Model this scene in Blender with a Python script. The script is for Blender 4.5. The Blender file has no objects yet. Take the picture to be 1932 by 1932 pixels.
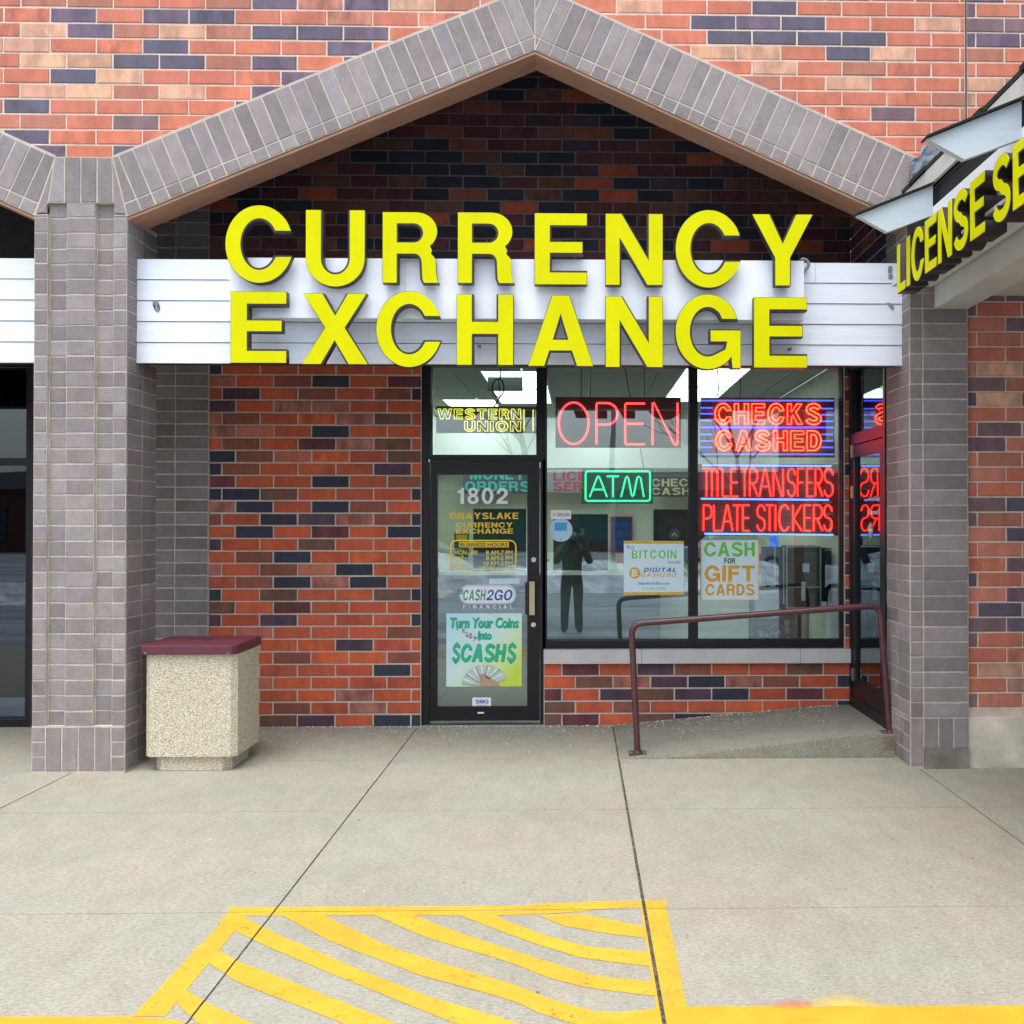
import bpy, bmesh, math, random
from mathutils import Vector, Matrix, Euler
R = math.radians
S = bpy.context.scene
COL = S.collection
rng = random.Random(7)

# ------------------------------------------------------------------ camera
F, CX, CY, EYE = 1900.0, 1131.5, 968.0, 1.65
ROT = Euler((R(90.5), 0, R(-1.25)), 'XYZ')
cd = bpy.data.cameras.new("camera")
cd.sensor_width = 36
cd.lens = 36 * F / 1932
cd.shift_x = -(CX - 966) / 1932
cd.shift_y = (CY - 966) / 1932
cd.clip_start, cd.clip_end = 0.05, 1000
cam = bpy.data.objects.new("camera", cd)
cam.location = (0, 0, EYE)
cam.rotation_euler = ROT
COL.objects.link(cam)
S.camera = cam

# ------------------------------------------------------------------ sky, sun, exposure
SUN_EL, SUN_AZ = 72, 196          # azimuth measured clockwise from +Y: behind the photographer
w = bpy.data.worlds.new("World")
S.world = w
w.use_nodes = True
nt = w.node_tree
bg = nt.nodes["Background"]
sky = nt.nodes.new("ShaderNodeTexSky")
sky.sky_type = 'NISHITA'
sky.sun_disc = False
sky.sun_elevation = R(SUN_EL)
sky.sun_rotation = R(SUN_AZ)
sky.dust_density = 3.0
hs = nt.nodes.new("ShaderNodeHueSaturation")
hs.inputs["Saturation"].default_value = 0.50
nt.links.new(sky.outputs[0], hs.inputs["Color"])
# overcast: the cloud deck is brighter overhead than along the horizon
wtc = nt.nodes.new("ShaderNodeTexCoord")
wsp = nt.nodes.new("ShaderNodeSeparateXYZ")
nt.links.new(wtc.outputs["Generated"], wsp.inputs[0])
wmr = nt.nodes.new("ShaderNodeMapRange")
wmr.inputs[1].default_value, wmr.inputs[2].default_value = 0.0, 1.0
wmr.inputs[3].default_value, wmr.inputs[4].default_value = 0.95, 1.45
nt.links.new(wsp.outputs[2], wmr.inputs[0])
wvm = nt.nodes.new("ShaderNodeVectorMath")
wvm.operation = 'SCALE'
nt.links.new(hs.outputs[0], wvm.inputs[0])
nt.links.new(wmr.outputs[0], wvm.inputs[3])
nt.links.new(wvm.outputs[0], bg.inputs[0])
bg.inputs[1].default_value = 0.15
sl = bpy.data.lights.new("sun", 'SUN')
sl.energy = 0.6
sl.angle = R(40)
sl.color = (1, 0.97, 0.92)
so = bpy.data.objects.new("sun", sl)
sd = Vector((math.sin(R(SUN_AZ)) * math.cos(R(SUN_EL)), math.cos(R(SUN_AZ)) * math.cos(R(SUN_EL)), math.sin(R(SUN_EL))))
so.rotation_euler = sd.to_track_quat('Z', 'Y').to_euler()
so.location = (0, -3, 12)
COL.objects.link(so)
S.view_settings.view_transform = 'Standard'
S.view_settings.look = 'None'
S.view_settings.gamma = 1
S.view_settings.exposure = 1.10

# ------------------------------------------------------------------ helpers
RM = ROT.to_matrix()

def W(px, py, Y):
    """point of the plane at depth Y that a survey mark of the photograph falls on"""
    d = RM @ Vector(((px - CX) / F, -(py - CY) / F, -1))
    return Vector((0, 0, EYE)) + d * (Y / d.y)

def G(px, py, Z=0.0):
    d = RM @ Vector(((px - CX) / F, -(py - CY) / F, -1))
    return Vector((0, 0, EYE)) + d * ((Z - EYE) / d.z)

def WX(px, Y): return W(px, 985, Y).x
def WZ(py, Y, px=1000): return W(px, py, Y).z

def tagit(o, label=None, cat=None, group=None, kind=None):
    for k, v in (('label', label), ('category', cat), ('group', group), ('kind', kind)):
        if v: o[k] = v
    return o

def empty(name, loc, label, cat, group=None):
    o = bpy.data.objects.new(name, None)
    o.location = loc
    COL.objects.link(o)
    return tagit(o, label, cat, group)

def link(name, me, m, parent=None, smooth=False):
    o = bpy.data.objects.new(name, me)
    COL.objects.link(o)
    if m is not None:
        for x in (m if isinstance(m, (list, tuple)) else [m]): me.materials.append(x)
    if parent is not None:
        o.parent = parent
        if parent.type == 'EMPTY':
            o.matrix_parent_inverse = Matrix.Translation(-parent.location)
    if smooth:
        for p in me.polygons: p.use_smooth = True
    return o

def obj(name, bm, m, parent=None, smooth=False, bevel=0, seg=2):
    if bevel:
        es = [e for e in bm.edges if len(e.link_faces) == 2 and e.calc_face_angle(0) > 0.6]
        bmesh.ops.bevel(bm, geom=es, offset=bevel, segments=seg, profile=0.6, affect='EDGES')
    bmesh.ops.recalc_face_normals(bm, faces=bm.faces)
    me = bpy.data.meshes.new(name)
    bm.to_mesh(me)
    bm.free()
    return link(name, me, m, parent, smooth)

def box(bm, x0, x1, y0, y1, z0, z1, mat=0):
    v = [bm.verts.new((x, y, z)) for x in (x0, x1) for y in (y0, y1) for z in (z0, z1)]
    for f in ((0, 1, 3, 2), (4, 6, 7, 5), (0, 4, 5, 1), (2, 3, 7, 6), (0, 2, 6, 4), (1, 5, 7, 3)):
        bm.faces.new([v[i] for i in f]).material_index = mat
    return bm

def B(*boxes):
    bm = bmesh.new()
    for b in boxes: box(bm, *b)
    return bm

def prism(bm, pts, d):
    """closed outline pts (Vectors) pushed along the vector d"""
    a = [bm.verts.new(p) for p in pts]
    b = [bm.verts.new(Vector(p) + Vector(d)) for p in pts]
    n = len(a)
    bm.faces.new(a)
    bm.faces.new(b[::-1])
    for i in range(n):
        bm.faces.new((a[i], b[i], b[(i + 1) % n], a[(i + 1) % n]))
    return bm

def disc(bm, c, r, axis, depth, n=20, r2=None):
    axis = Vector(axis).normalized()
    q = axis.to_track_quat('Z', 'Y')
    r2 = r if r2 is None else r2
    a = [bm.verts.new(Vector(c) + q @ Vector((r * math.cos(2 * math.pi * i / n), r * math.sin(2 * math.pi * i / n), 0))) for i in range(n)]
    b = [bm.verts.new(Vector(c) + q @ Vector((r2 * math.cos(2 * math.pi * i / n), r2 * math.sin(2 * math.pi * i / n), depth))) for i in range(n)]
    bm.faces.new(a[::-1]); bm.faces.new(b)
    for i in range(n): bm.faces.new((a[i], a[(i + 1) % n], b[(i + 1) % n], b[i]))
    return bm

def eval_mesh(o):
    dg = bpy.context.evaluated_depsgraph_get()
    me = bpy.data.meshes.new_from_object(o.evaluated_get(dg))
    d = o.data
    bpy.data.objects.remove(o)
    if isinstance(d, bpy.types.Curve): bpy.data.curves.remove(d)
    return me

def tube(name, lines, r, m, parent=None, res=3, cyclic=False):
    c = bpy.data.curves.new(name, 'CURVE')
    c.dimensions = '3D'
    c.bevel_depth = r
    c.bevel_resolution = res
    c.use_fill_caps = True
    for ln in lines:
        cyc = cyclic or (Vector(ln[0]) - Vector(ln[-1])).length < 1e-5
        if cyc: ln = ln[:-1]
        s = c.splines.new('POLY')
        s.points.add(len(ln) - 1)
        for p, q in zip(s.points, ln): p.co = (q[0], q[1], q[2], 1)
        s.use_cyclic_u = cyc
    o = bpy.data.objects.new(name, c)
    COL.objects.link(o)
    me = eval_mesh(o)
    me.materials.clear()
    return link(name, me, m, parent, True)

def fit(me, x0, x1, z0, z1, Y, side=False):
    """stand a mesh drawn in XY upright, filling the given rectangle, facing the street (or facing -X)"""
    xs = [v.co.x for v in me.vertices]; ys = [v.co.y for v in me.vertices]
    a, b, c, d = min(xs), max(xs), min(ys), max(ys)
    for v in me.vertices:
        u = x0 + (v.co.x - a) / (b - a) * (x1 - x0)
        t = z0 + (v.co.y - c) / (d - c) * (z1 - z0)
        v.co = (Y - v.co.z, u, t) if side else (u, Y - v.co.z, t)
    if side: me.flip_normals() if False else None
    return me

def text_mesh(body, bold=0.0, extrude=0.0, shear=0.0, outline=0.0, spacing=1.0):
    c = bpy.data.curves.new("lettering", 'FONT')
    c.body = body
    c.size = 1
    c.offset = bold
    c.extrude = extrude
    c.shear = shear
    c.space_character = spacing
    c.resolution_u = 4
    if outline:
        c.fill_mode = 'NONE'
        c.bevel_depth = outline
        c.bevel_resolution = 2
    o = bpy.data.objects.new("lettering", c)
    COL.objects.link(o)
    me = eval_mesh(o)
    me.materials.clear()
    return me

def text(name, body, rect, Y, m, parent=None, **kw):
    """lettering filling the photo rectangle rect=(x0,y0,x1,y1) on the plane Y"""
    a = W(rect[0], rect[3], Y); b = W(rect[2], rect[1], Y)
    me = text_mesh(body, **kw)
    return link(name, fit(me, a.x, b.x, a.z, b.z, Y), m, parent)

def rectW(x0, y0, x1, y1, Y):
    a = W(x0, y1, Y); b = W(x1, y0, Y)
    return a.x, b.x, a.z, b.z

def sheet(bm, r, Y, t=0.002, rad=0.0):
    """a thin sheet over the photo rectangle r, standing in the plane Y"""
    x0, x1, z0, z1 = rectW(*r, Y)
    if not rad:
        return box(bm, x0, x1, Y, Y + t, z0, z1)
    pts = []
    for cx, cz, a0 in ((x1 - rad, z1 - rad, 0), (x0 + rad, z1 - rad, 90), (x0 + rad, z0 + rad, 180), (x1 - rad, z0 + rad, 270)):
        for k in range(7):
            a = R(a0 + 15 * k)
            pts.append(Vector((cx + rad * math.cos(a), Y, cz + rad * math.sin(a))))
    return prism(bm, pts, (0, t, 0))

# convex polygon clipping in 2D
def clip(poly, a, b, off=0.0):
    dx, dy = b[0] - a[0], b[1] - a[1]
    L = math.hypot(dx, dy)
    if L < 1e-9: return poly
    nx, ny = -dy / L, dx / L
    out = []
    n = len(poly)
    for i in range(n):
        p, q = poly[i], poly[(i + 1) % n]
        dp = (p[0] - a[0]) * nx + (p[1] - a[1]) * ny - off
        dq = (q[0] - a[0]) * nx + (q[1] - a[1]) * ny - off
        if dp >= 0: out.append(p)
        if (dp >= 0) != (dq >= 0):
            t = dp / (dp - dq)
            out.append((p[0] + t * (q[0] - p[0]), p[1] + t * (q[1] - p[1])))
    return out

def area(p):
    return 0.5 * sum(p[i][0] * p[(i + 1) % len(p)][1] - p[(i + 1) % len(p)][0] * p[i][1] for i in range(len(p)))

def clip_poly(poly, region):
    for i in range(len(region)):
        if len(poly) < 3: return []
        poly = clip(poly, region[i], region[(i + 1) % len(region)])
    return poly if len(poly) >= 3 else []

def inset(poly, g):
    out = poly
    for i in range(len(poly)):
        if len(out) < 3: return []
        out = clip(out, poly[i], poly[(i + 1) % len(poly)], g)
    return out if len(out) >= 3 and area(out) > 2e-4 else []

def rect(x0, x1, z0, z1): return [(x0, z0), (x1, z0), (x1, z1), (x0, z1)]

class Bricks:
    """many bricks with their own tint in one mesh, each a block with eased edges standing out of its mortar"""
    def __init__(self): self.v, self.f, self.t = [], [], []
    def add(self, poly, place, tint, gap=0.0125, proud=0.0030, flash=False):
        if len(poly) < 3 or area(poly) < 4e-4: return
        a = inset(poly, gap / 2 * rng.uniform(.82, 1.22))
        if not a: return
        jit = lambda p: (p[0] + rng.uniform(-.0011, .0011), p[1] + rng.uniform(-.0011, .0011))
        a = [jit(p) for p in a]
        edge = .0062 if flash else .0026
        b = inset(a, edge)
        if not b or len(b) != len(a):
            b = a
        rim = tuple(c * .80 for c in tint[:3]) + (tint[3],) if flash and rng.random() < .55 else tint
        pr = proud + rng.uniform(-0.0012, 0.0012)
        n0, n = len(self.v), len(a)
        self.v += [place(u, t, -0.006) for u, t in a]
        self.v += [place(u, t, pr - 0.002) for u, t in a]
        self.v += [place(u, t, pr) for u, t in b]
        for k in (0, n):
            for i in range(n):
                j = (i + 1) % n
                self.f.append((n0 + k + i, n0 + k + j, n0 + k + n + j, n0 + k + n + i)); self.t.append(rim)
        self.f.append(tuple(n0 + 2 * n + i for i in range(n))); self.t.append(tint)
    def build(self, name, m, parent):
        me = bpy.data.meshes.new(name)
        me.from_pydata([tuple(p) for p in self.v], [], self.f)
        at = me.attributes.new('tint', 'FLOAT_COLOR', 'FACE')
        for i, t in enumerate(self.t): at.data[i].color = t
        return link(name, me, m, parent)

def front(Y): return lambda u, v, wv: Vector((u, Y - wv, v))
def facing_right(X): return lambda u, v, wv: Vector((X + wv, u, v))
def facing_left(X): return lambda u, v, wv: Vector((X - wv, -u, v))

# brick colours (linear), the fourth value is how blotchy the brick is
PAL = {
    'r': (.47, .102, .050), 'o': (.53, .108, .045), 's': (.50, .155, .098), 'b': (.26, .088, .058), 'w': (.165, .080, .056),
    'd': (.040, .041, .062), 'p': (.092, .052, .076), 'm': (.135, .043, .050), 't': (.60, .39, .245), 'g': (.34, .25, .175), 'x': (.36, .14, .105),
}
def tint(code):
    c = PAL[code]
    k = rng.uniform(0.88, 1.12)
    mott = {'t': .55, 'g': .6, 'd': .30, 'p': .5, 'm': .5, 'w': .4, 'x': .9}.get(code, .30)
    if rng.random() < .12: mott = min(1, mott + .35)
    return (c[0] * k, c[1] * k * rng.uniform(.93, 1.07), c[2] * k * rng.uniform(.92, 1.08), mott)
def bright_tint(c):
    """upper wall tints paled toward salmon, its brighter exposure put into the colour"""
    k, g = (.42, (.65, .29, .205)) if c[0] > .22 else (.34, (.27, .23, .31))
    return tuple(c[i] * (1 - k) + k * g[i] for i in range(3)) + (c[3],)
def grey_tint(k=1.0):
    k *= rng.uniform(0.80, 1.16)
    return (.268 * k * rng.uniform(.97, 1.04), .238 * k, .236 * k * rng.uniform(.96, 1.04), .2)

# ------------------------------------------------------------------ block alphabet of the signs
def arc(cx, cy, rx, ry, a0, a1, n=18, p=1.0):
    out = []
    for i in range(n + 1):
        a = R(a0 + (a1 - a0) * i / n)
        c, s = math.cos(a), math.sin(a)
        out.append((cx + rx * math.copysign(abs(c) ** p, c), cy + ry * math.copysign(abs(s) ** p, s)))
    return out
def stroke(path, hw):
    """outline of a pen stroke of varying half width hw(t)"""
    n = len(path)
    lft, rgt = [], []
    for i, p in enumerate(path):
        a, b = path[max(0, i - 1)], path[min(n - 1, i + 1)]
        dx, dy = b[0] - a[0], b[1] - a[1]
        l = math.hypot(dx, dy) or 1
        k = hw(i / (n - 1)) if callable(hw) else hw
        lft.append((p[0] - dy / l * k, p[1] + dx / l * k)); rgt.append((p[0] + dy / l * k, p[1] - dx / l * k))
    return lft + rgt[::-1]
def letter_C():
    o = arc(.47, .5, .47, .515, 25, 335, 40); i = arc(.47, .5, .245, .325, 36, 324, 34)
    # flat terminals
    return [[(.915, .335 + .33)] + o[1:-1] + [(.925, .345), (.69, .345)] + i[::-1][1:-1] + [(.68, .665)]]
def letter_G():
    o = arc(.47, .5, .47, .515, 28, 318, 38); i = arc(.47, .5, .245, .325, 40, 300, 30)
    return [[(.905, .665)] + o[1:-1] + [(.80, .14), (.815, .0), (.95, .0), (.95, .53), (.50, .53), (.50, .36), (.735, .36), (.715, .27)] + i[::-1][1:-1] + [(.67, .665)]]
def letter_S():
    up = arc(.45, .735, .315, .185, 12, 270, 24); lo = arc(.45, .27, .335, .195, 90, -168, 24)
    return [stroke(up[:-1] + [(.45, .515)] + lo[1:], .098)]
def letter_R():
    o = [(0, 0), (0, 1), (.50, 1)] + arc(.50, .725, .31, .275, 90, -48, 14)[1:] + [(.735, .47)] + arc(.60, .30, .19, .15, 50, 0, 6) + [(.795, .15), (.815, .05), (.845, 0), (.60, 0), (.575, .06), (.565, .26)] + arc(.47, .29, .095, .115, 0, 90, 6) + [(.225, .405), (.225, 0)]
    h = [(.225, .58), (.225, .825), (.46, .825)] + arc(.46, .7025, .125, .1225, 90, -90, 12)[1:]
    return [o, h[::-1]]
def letter_U():
    o = [(0, 1), (0, .36)] + arc(.41, .36, .41, .385, 180, 360, 24)[1:] + [(.82, 1), (.595, 1), (.595, .36)] + arc(.41, .36, .185, .205, 360, 180, 20)[1:] + [(.225, 1)]
    return [o]
LET = {
 'C': letter_C(), 'G': letter_G(), 'S': letter_S(), 'R': letter_R(), 'U': letter_U(),
 'E': [[(0, 0), (.74, 0), (.74, .185), (.23, .185), (.23, .435), (.68, .435), (.68, .605), (.23, .605), (.23, .815), (.74, .815), (.74, 1), (0, 1)]],
 'N': [[(0, 0), (0, 1), (.235, 1), (.60, .385), (.60, 1), (.815, 1), (.815, 0), (.585, 0), (.215, .625), (.215, 0)]],
 'Y': [[(0, 1), (.255, 1), (.435, .61), (.615, 1), (.865, 1), (.545, .39), (.545, 0), (.32, 0), (.32, .39)]],
 'X': [[(0, 0), (.255, 0), (.42, .32), (.585, 0), (.85, 0), (.555, .515), (.83, 1), (.575, 1), (.425, .705), (.275, 1), (.015, 1), (.29, .515)]],
 'H': [[(0, 0), (0, 1), (.23, 1), (.23, .62), (.575, .62), (.575, 1), (.805, 1), (.805, 0), (.575, 0), (.575, .43), (.23, .43), (.23, 0)]],
 'A': [[(0, 0), (.335, 1), (.585, 1), (.92, 0), (.675, 0), (.605, .215), (.31, .215), (.24, 0)], [(.365, .385), (.4575, .70), (.55, .385)]],
 'L': [[(0, 0), (0, 1), (.23, 1), (.23, .185), (.70, .185), (.70, 0)]],
 'I': [[(0, 0), (0, 1), (.23, 1), (.23, 0)]],
 'V': [[(0, 1), (.25, 1), (.43, .30), (.61, 1), (.855, 1), (.545, 0), (.31, 0)]],
}
def arcs8():
    o = []
    def hw(y):
        t = (y - .745) / .265; b = (y - .275) / .285
        return max(.315 * math.sqrt(max(0, 1 - t * t)), .365 * math.sqrt(max(0, 1 - b * b)))
    ys_ = [.5 - .51 * math.cos(math.pi * i / 40) for i in range(41)]
    return [[(.385 + hw(y), y) for y in ys_] + [(.385 - hw(y), y) for y in ys_[::-1][1:-1]], arc(.385, .745, .125, .12, 0, 345, 20), arc(.385, .285, .155, .135, 0, 345, 20)]
LET.update({
 'D': [[(0, 0), (0, 1), (.38, 1)] + arc(.38, .5, .43, .5, 90, -90, 22)[1:], [(.23, .185), (.23, .815), (.37, .815)] + arc(.37, .5, .20, .315, 90, -90, 18)[1:]],
 'B': [[(0, 0), (0, 1), (.47, 1)] + arc(.47, .745, .285, .255, 90, -55, 14)[1:] + arc(.48, .285, .325, .285, 50, -90, 16), [(.23, .60), (.23, .83), (.45, .83)] + arc(.45, .715, .10, .115, 90, -90, 8)[1:], [(.23, .17), (.23, .44), (.47, .44)] + arc(.47, .305, .125, .135, 90, -90, 8)[1:]],
 'F': [[(0, 0), (.23, 0), (.23, .42), (.66, .42), (.66, .60), (.23, .60), (.23, .815), (.72, .815), (.72, 1), (0, 1)]],
 'K': [[(0, 0), (0, 1), (.23, 1), (.23, .60), (.555, 1), (.84, 1), (.48, .60), (.87, 0), (.585, 0), (.325, .43), (.23, .32), (.23, 0)]],
 'M': [[(0, 0), (0, 1), (.33, 1), (.49, .33), (.65, 1), (.98, 1), (.98, 0), (.765, 0), (.765, .72), (.58, 0), (.40, 0), (.215, .72), (.215, 0)]],
 'O': [arc(.47, .5, .47, .515, 0, 351, 40), arc(.47, .5, .235, .325, 0, 351, 36)],
 'P': [[(0, 0), (0, 1), (.47, 1)] + arc(.47, .685, .31, .315, 90, -90, 16)[1:] + [(.23, .37), (.23, 0)], [(.23, .55), (.23, .82), (.45, .82)] + arc(.45, .685, .12, .135, 90, -90, 10)[1:]],
 'T': [[(.28, 0), (.28, .815), (0, .815), (0, 1), (.79, 1), (.79, .815), (.51, .815), (.51, 0)]],
 'W': [[(0, 1), (.235, 1), (.355, .36), (.50, 1), (.725, 1), (.87, .36), (.99, 1), (1.225, 1), (.985, 0), (.75, 0), (.6125, .62), (.475, 0), (.24, 0)]],
 '1': [[(.20, 0), (.20, .66), (0, .66), (0, .80), (.12, .83), (.22, .90), (.27, 1), (.43, 1), (.43, 0)]],
 '0': [arc(.38, .5, .38, .515, 0, 351, 40), arc(.38, .5, .165, .34, 0, 351, 36)],
 '2': [[(.02, .63)] + arc(.38, .69, .36, .315, 180, -32, 24) + [(.345, .19), (.74, .19), (.74, 0), (0, 0), (.02, .16), (.12, .28), (.42, .50)] + arc(.38, .69, .135, .135, -35, 165, 14) + [(.245, .63)]],
 '8': arcs8(),
 '$': letter_S() + [[(.38, .98), (.38, 1.1), (.52, 1.1), (.52, .98)], [(.38, -.1), (.38, .0), (.52, .0), (.52, -.1)]],
 '-': [[(0, .36), (0, .54), (.40, .54), (.40, .36)]],
})
def block_contours(body, spacing=.13, shear=0.0):
    out, x = [], 0
    for ch in body:
        if ch == ' ':
            x += .38
            continue
        w_ = max(p[0] for c in LET[ch] for p in c)
        for c in LET[ch]: out.append([(p[0] + x + shear * p[1], p[1]) for p in c])
        x += w_ + spacing
    return out
def block(name, body, r, Y, m, parent, off=0.0, spacing=.13, shear=0.0):
    """bold block lettering filling the photo rectangle r on the plane Y"""
    c = bpy.data.curves.new("lettering", 'CURVE')
    c.dimensions = '2D'
    c.fill_mode = 'BOTH'
    c.extrude = .0003
    c.offset = off
    for ct in block_contours(body, spacing, shear):
        sp = c.splines.new('POLY')
        sp.points.add(len(ct) - 1)
        for p, q in zip(sp.points, ct): p.co = (q[0], q[1], 0, 1)
        sp.use_cyclic_u = True
    o = bpy.data.objects.new("lettering", c)
    COL.objects.link(o)
    me = eval_mesh(o)
    me.materials.clear()
    for v in me.vertices: v.co.z = math.copysign(.0003, v.co.z)
    a, b = W(r[0], r[3], Y), W(r[2], r[1], Y)
    return link(name, fit(me, a.x, b.x, a.z, b.z, Y), m, parent)
def neon_outline(body, r, Y, m, parent, rad, spacing=.2):
    cs = block_contours(body, spacing)
    xs = [p[0] for c in cs for p in c]; zs = [p[1] for c in cs for p in c]
    a, b = W(r[0], r[3], Y), W(r[2], r[1], Y)
    k = lambda p: (a.x + (p[0] - min(xs)) / (max(xs) - min(xs)) * (b.x - a.x), Y, a.z + (p[1] - min(zs)) / (max(zs) - min(zs)) * (b.z - a.z))
    return tube("neon_lettering", [[k(p) for p in c + [c[0]]] for c in cs], rad, m, parent, 2)
def outline_mesh(ch, extrude, off=0.0, sx=1.0):
    c = bpy.data.curves.new("letter", 'CURVE')
    c.dimensions = '2D'
    c.fill_mode = 'BOTH'
    c.extrude = extrude
    for ct in LET[ch]:
        s = c.splines.new('POLY')
        s.points.add(len(ct) - 1)
        for p, q in zip(s.points, ct): p.co = (q[0] * sx, q[1], 0, 1)
        s.use_cyclic_u = True
    c.offset = off
    o = bpy.data.objects.new("letter", c)
    COL.objects.link(o)
    me = eval_mesh(o)
    me.materials.clear()
    return me


# ------------------------------------------------------------------ materials
def nodes(name):
    m = bpy.data.materials.new(name)
    m.use_nodes = True
    t = m.node_tree
    return m, t, t.nodes["Principled BSDF"]

def N(t, typ, **kw):
    n = t.nodes.new(typ)
    for k, v in kw.items():
        if k in n.inputs: n.inputs[k].default_value = v
        else: setattr(n, k, v)
    return n

def ramp(t, src, stops):
    r = t.nodes.new("ShaderNodeValToRGB")
    e = r.color_ramp.elements
    while len(e) < len(stops): e.new(0.5)
    for i, (p, c) in enumerate(stops):
        e[i].position = p
        e[i].color = (c[0], c[1], c[2], 1) if not isinstance(c, (int, float)) else (c, c, c, 1)
    t.links.new(src, r.inputs[0])
    return r

def coords(t, scale=(1, 1, 1)):
    tc = t.nodes.new("ShaderNodeTexCoord")
    mp = t.nodes.new("ShaderNodeMapping")
    mp.inputs["Scale"].default_value = scale
    t.links.new(tc.outputs["Object"], mp.inputs[0])
    return mp.outputs[0]

def noise(t, sc, detail=4, rough=.6, stretch=(1, 1, 1)):
    n = N(t, "ShaderNodeTexNoise", Scale=sc, Detail=detail, Roughness=rough)
    t.links.new(coords(t, stretch), n.inputs["Vector"])
    return n.outputs[0]

def mul(t, a, b, fac=1.0, mode='MULTIPLY'):
    x = t.nodes.new("ShaderNodeMix")
    x.data_type = 'RGBA'
    x.blend_type = mode
    x.inputs[0].default_value = fac
    for s, i in ((a, 6), (b, 7)):
        if isinstance(s, tuple): x.inputs[i].default_value = (*s[:3], 1)
        else: t.links.new(s, x.inputs[i])
    return x

def bump(t, p, src, strength=.3, dist=.01):
    b = N(t, "ShaderNodeBump", Strength=strength, Distance=dist)
    t.links.new(src, b.inputs["Height"])
    t.links.new(b.outputs[0], p.inputs["Normal"])

def mat(name, c, rough=.6, var=.12, sc=6, bmp=.0, bsc=60, metal=0, spec=.4, stretch=(1, 1, 1), fine=0):
    m, t, p = nodes(name)
    p.inputs["Roughness"].default_value = rough
    p.inputs["Metallic"].default_value = metal
    p.inputs["Specular IOR Level"].default_value = spec
    if var:
        r = ramp(t, noise(t, sc, 5, .6, stretch), [(.3, 1 - var), (.7, 1 + var)])
        x = mul(t, c, r.outputs[0])
        out = x.outputs[2]
        if fine:
            r2 = ramp(t, noise(t, 120, 3, .7, stretch), [(.35, 1 - fine), (.65, 1 + fine)])
            out = mul(t, out, r2.outputs[0]).outputs[2]
        t.links.new(out, p.inputs["Base Color"])
    else:
        p.inputs["Base Color"].default_value = (*c, 1)
    if bmp: bump(t, p, noise(t, bsc, 5, .65, stretch), bmp, .004)
    return m

def emis(name, c, strength, base=(.02, .02, .02)):
    m, t, p = nodes(name)
    p.inputs["Base Color"].default_value = (*base, 1)
    p.inputs["Emission Color"].default_value = (*c, 1)
    p.inputs["Emission Strength"].default_value = strength
    return m

def brick_mat(name, rough=.78, streak=(11, 11, 5), grain=.16, dashes=0):
    m, t, p = nodes(name)
    a = t.nodes.new("ShaderNodeAttribute")
    a.attribute_name = 'tint'
    blot = ramp(t, noise(t, 1.0, 4, .55, streak), [(.36, .62), (.50, 1.0), (.66, 1.40)])
    big = mul(t, a.outputs["Color"], blot.outputs[0])
    t.links.new(a.outputs["Alpha"], big.inputs[0])
    fine = ramp(t, noise(t, 150, 4, .7, (.45, .45, 1)), [(.3, 1 - grain), (.7, 1 + grain)])
    y = mul(t, big.outputs[2], fine.outputs[0])
    if dashes:
        ds = ramp(t, noise(t, 1.0, 3, .7, (26, 26, 150)), [(.30, 1 - dashes), (.40, 1.0), (.70, 1.0), (.78, 1.18)])
        y = mul(t, y.outputs[2], ds.outputs[0])
    dirt = ramp(t, noise(t, 2.2, 5, .65), [(.35, .88), (.7, 1.06)])
    z = mul(t, y.outputs[2], dirt.outputs[0])
    t.links.new(z.outputs[2], p.inputs["Base Color"])
    p.inputs["Roughness"].default_value = rough
    p.inputs["Specular IOR Level"].default_value = .3
    bump(t, p, noise(t, 140, 5, .7, (.4, .4, 1)), .55, .003)
    return m

M = {}
M['brick'] = brick_mat("fired brick")
M['greybrick'] = brick_mat("grey brick", .85, (14, 14, 9), .20, .42)
M['mortar'] = mat("mortar", (.50, .43, .37), .9, .15, 9, .5, 90, fine=.1)
M['shademortar'] = mat("shade darkened mortar", (.20, .18, .16), .9, .2, 9, .5, 90)  # tympanum mortar, the shade under the gable put into its colour
M['greymortar'] = mat("grey brick mortar", (.50, .45, .35), .9, .22, 7, .5, 90, fine=.1)
M['soffit'] = mat("brown painted soffit", (.46, .255, .165), .7, .16, 5, .2, 40, stretch=(1, 3, 1))
M['siding'] = mat("white painted siding", (.74, .80, .87), .5, .045, 4, .45, 22, stretch=(.5, 1, 7))
M['panel'] = mat("white sign panel", (.84, .88, .94), .35, .03, 3)
M['patch'] = mat("bare weathered board", (.22, .24, .26), .8, .2, 30)
M['dark'] = mat("dark void paint", (.020, .018, .018), .9, .1)
M['bronze'] = mat("dark bronze aluminium", (.012, .011, .014), .42, .12, 8, metal=.2, spec=.35)
M['footing'] = mat("stained footing", (.20, .185, .155), .9, .35, 5, .5, 50, fine=.12)
M['blocker'] = mat("dark brown light blocker", (.10, .07, .055), .8, .1)
M['uppermortar'] = mat("pale upper mortar", (.62, .51, .43), .9, .15, 9, .5, 90, fine=.1)  # paler than the shop wall mortar
M['stone'] = mat("limestone sill", (.52, .51, .50), .8, .1, 5, .25, 70, fine=.06)
M['foundation'] = mat("foundation concrete", (.60, .56, .45), .88, .38, 2.4, .5, 50, fine=.12)
M['return'] = mat("letter return", (.028, .022, .024), .45, .1, 5)
M['rail'] = mat("maroon railing paint", (.075, .026, .030), .33, .2, 10, .15, 60, spec=.5)
M['lid'] = mat("maroon plastic lid", (.105, .020, .038), .42, .10, 6, .08, 30, spec=.5)
M['steel'] = mat("brushed steel", (.62, .62, .62), .28, .05, 5, metal=1)
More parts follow.
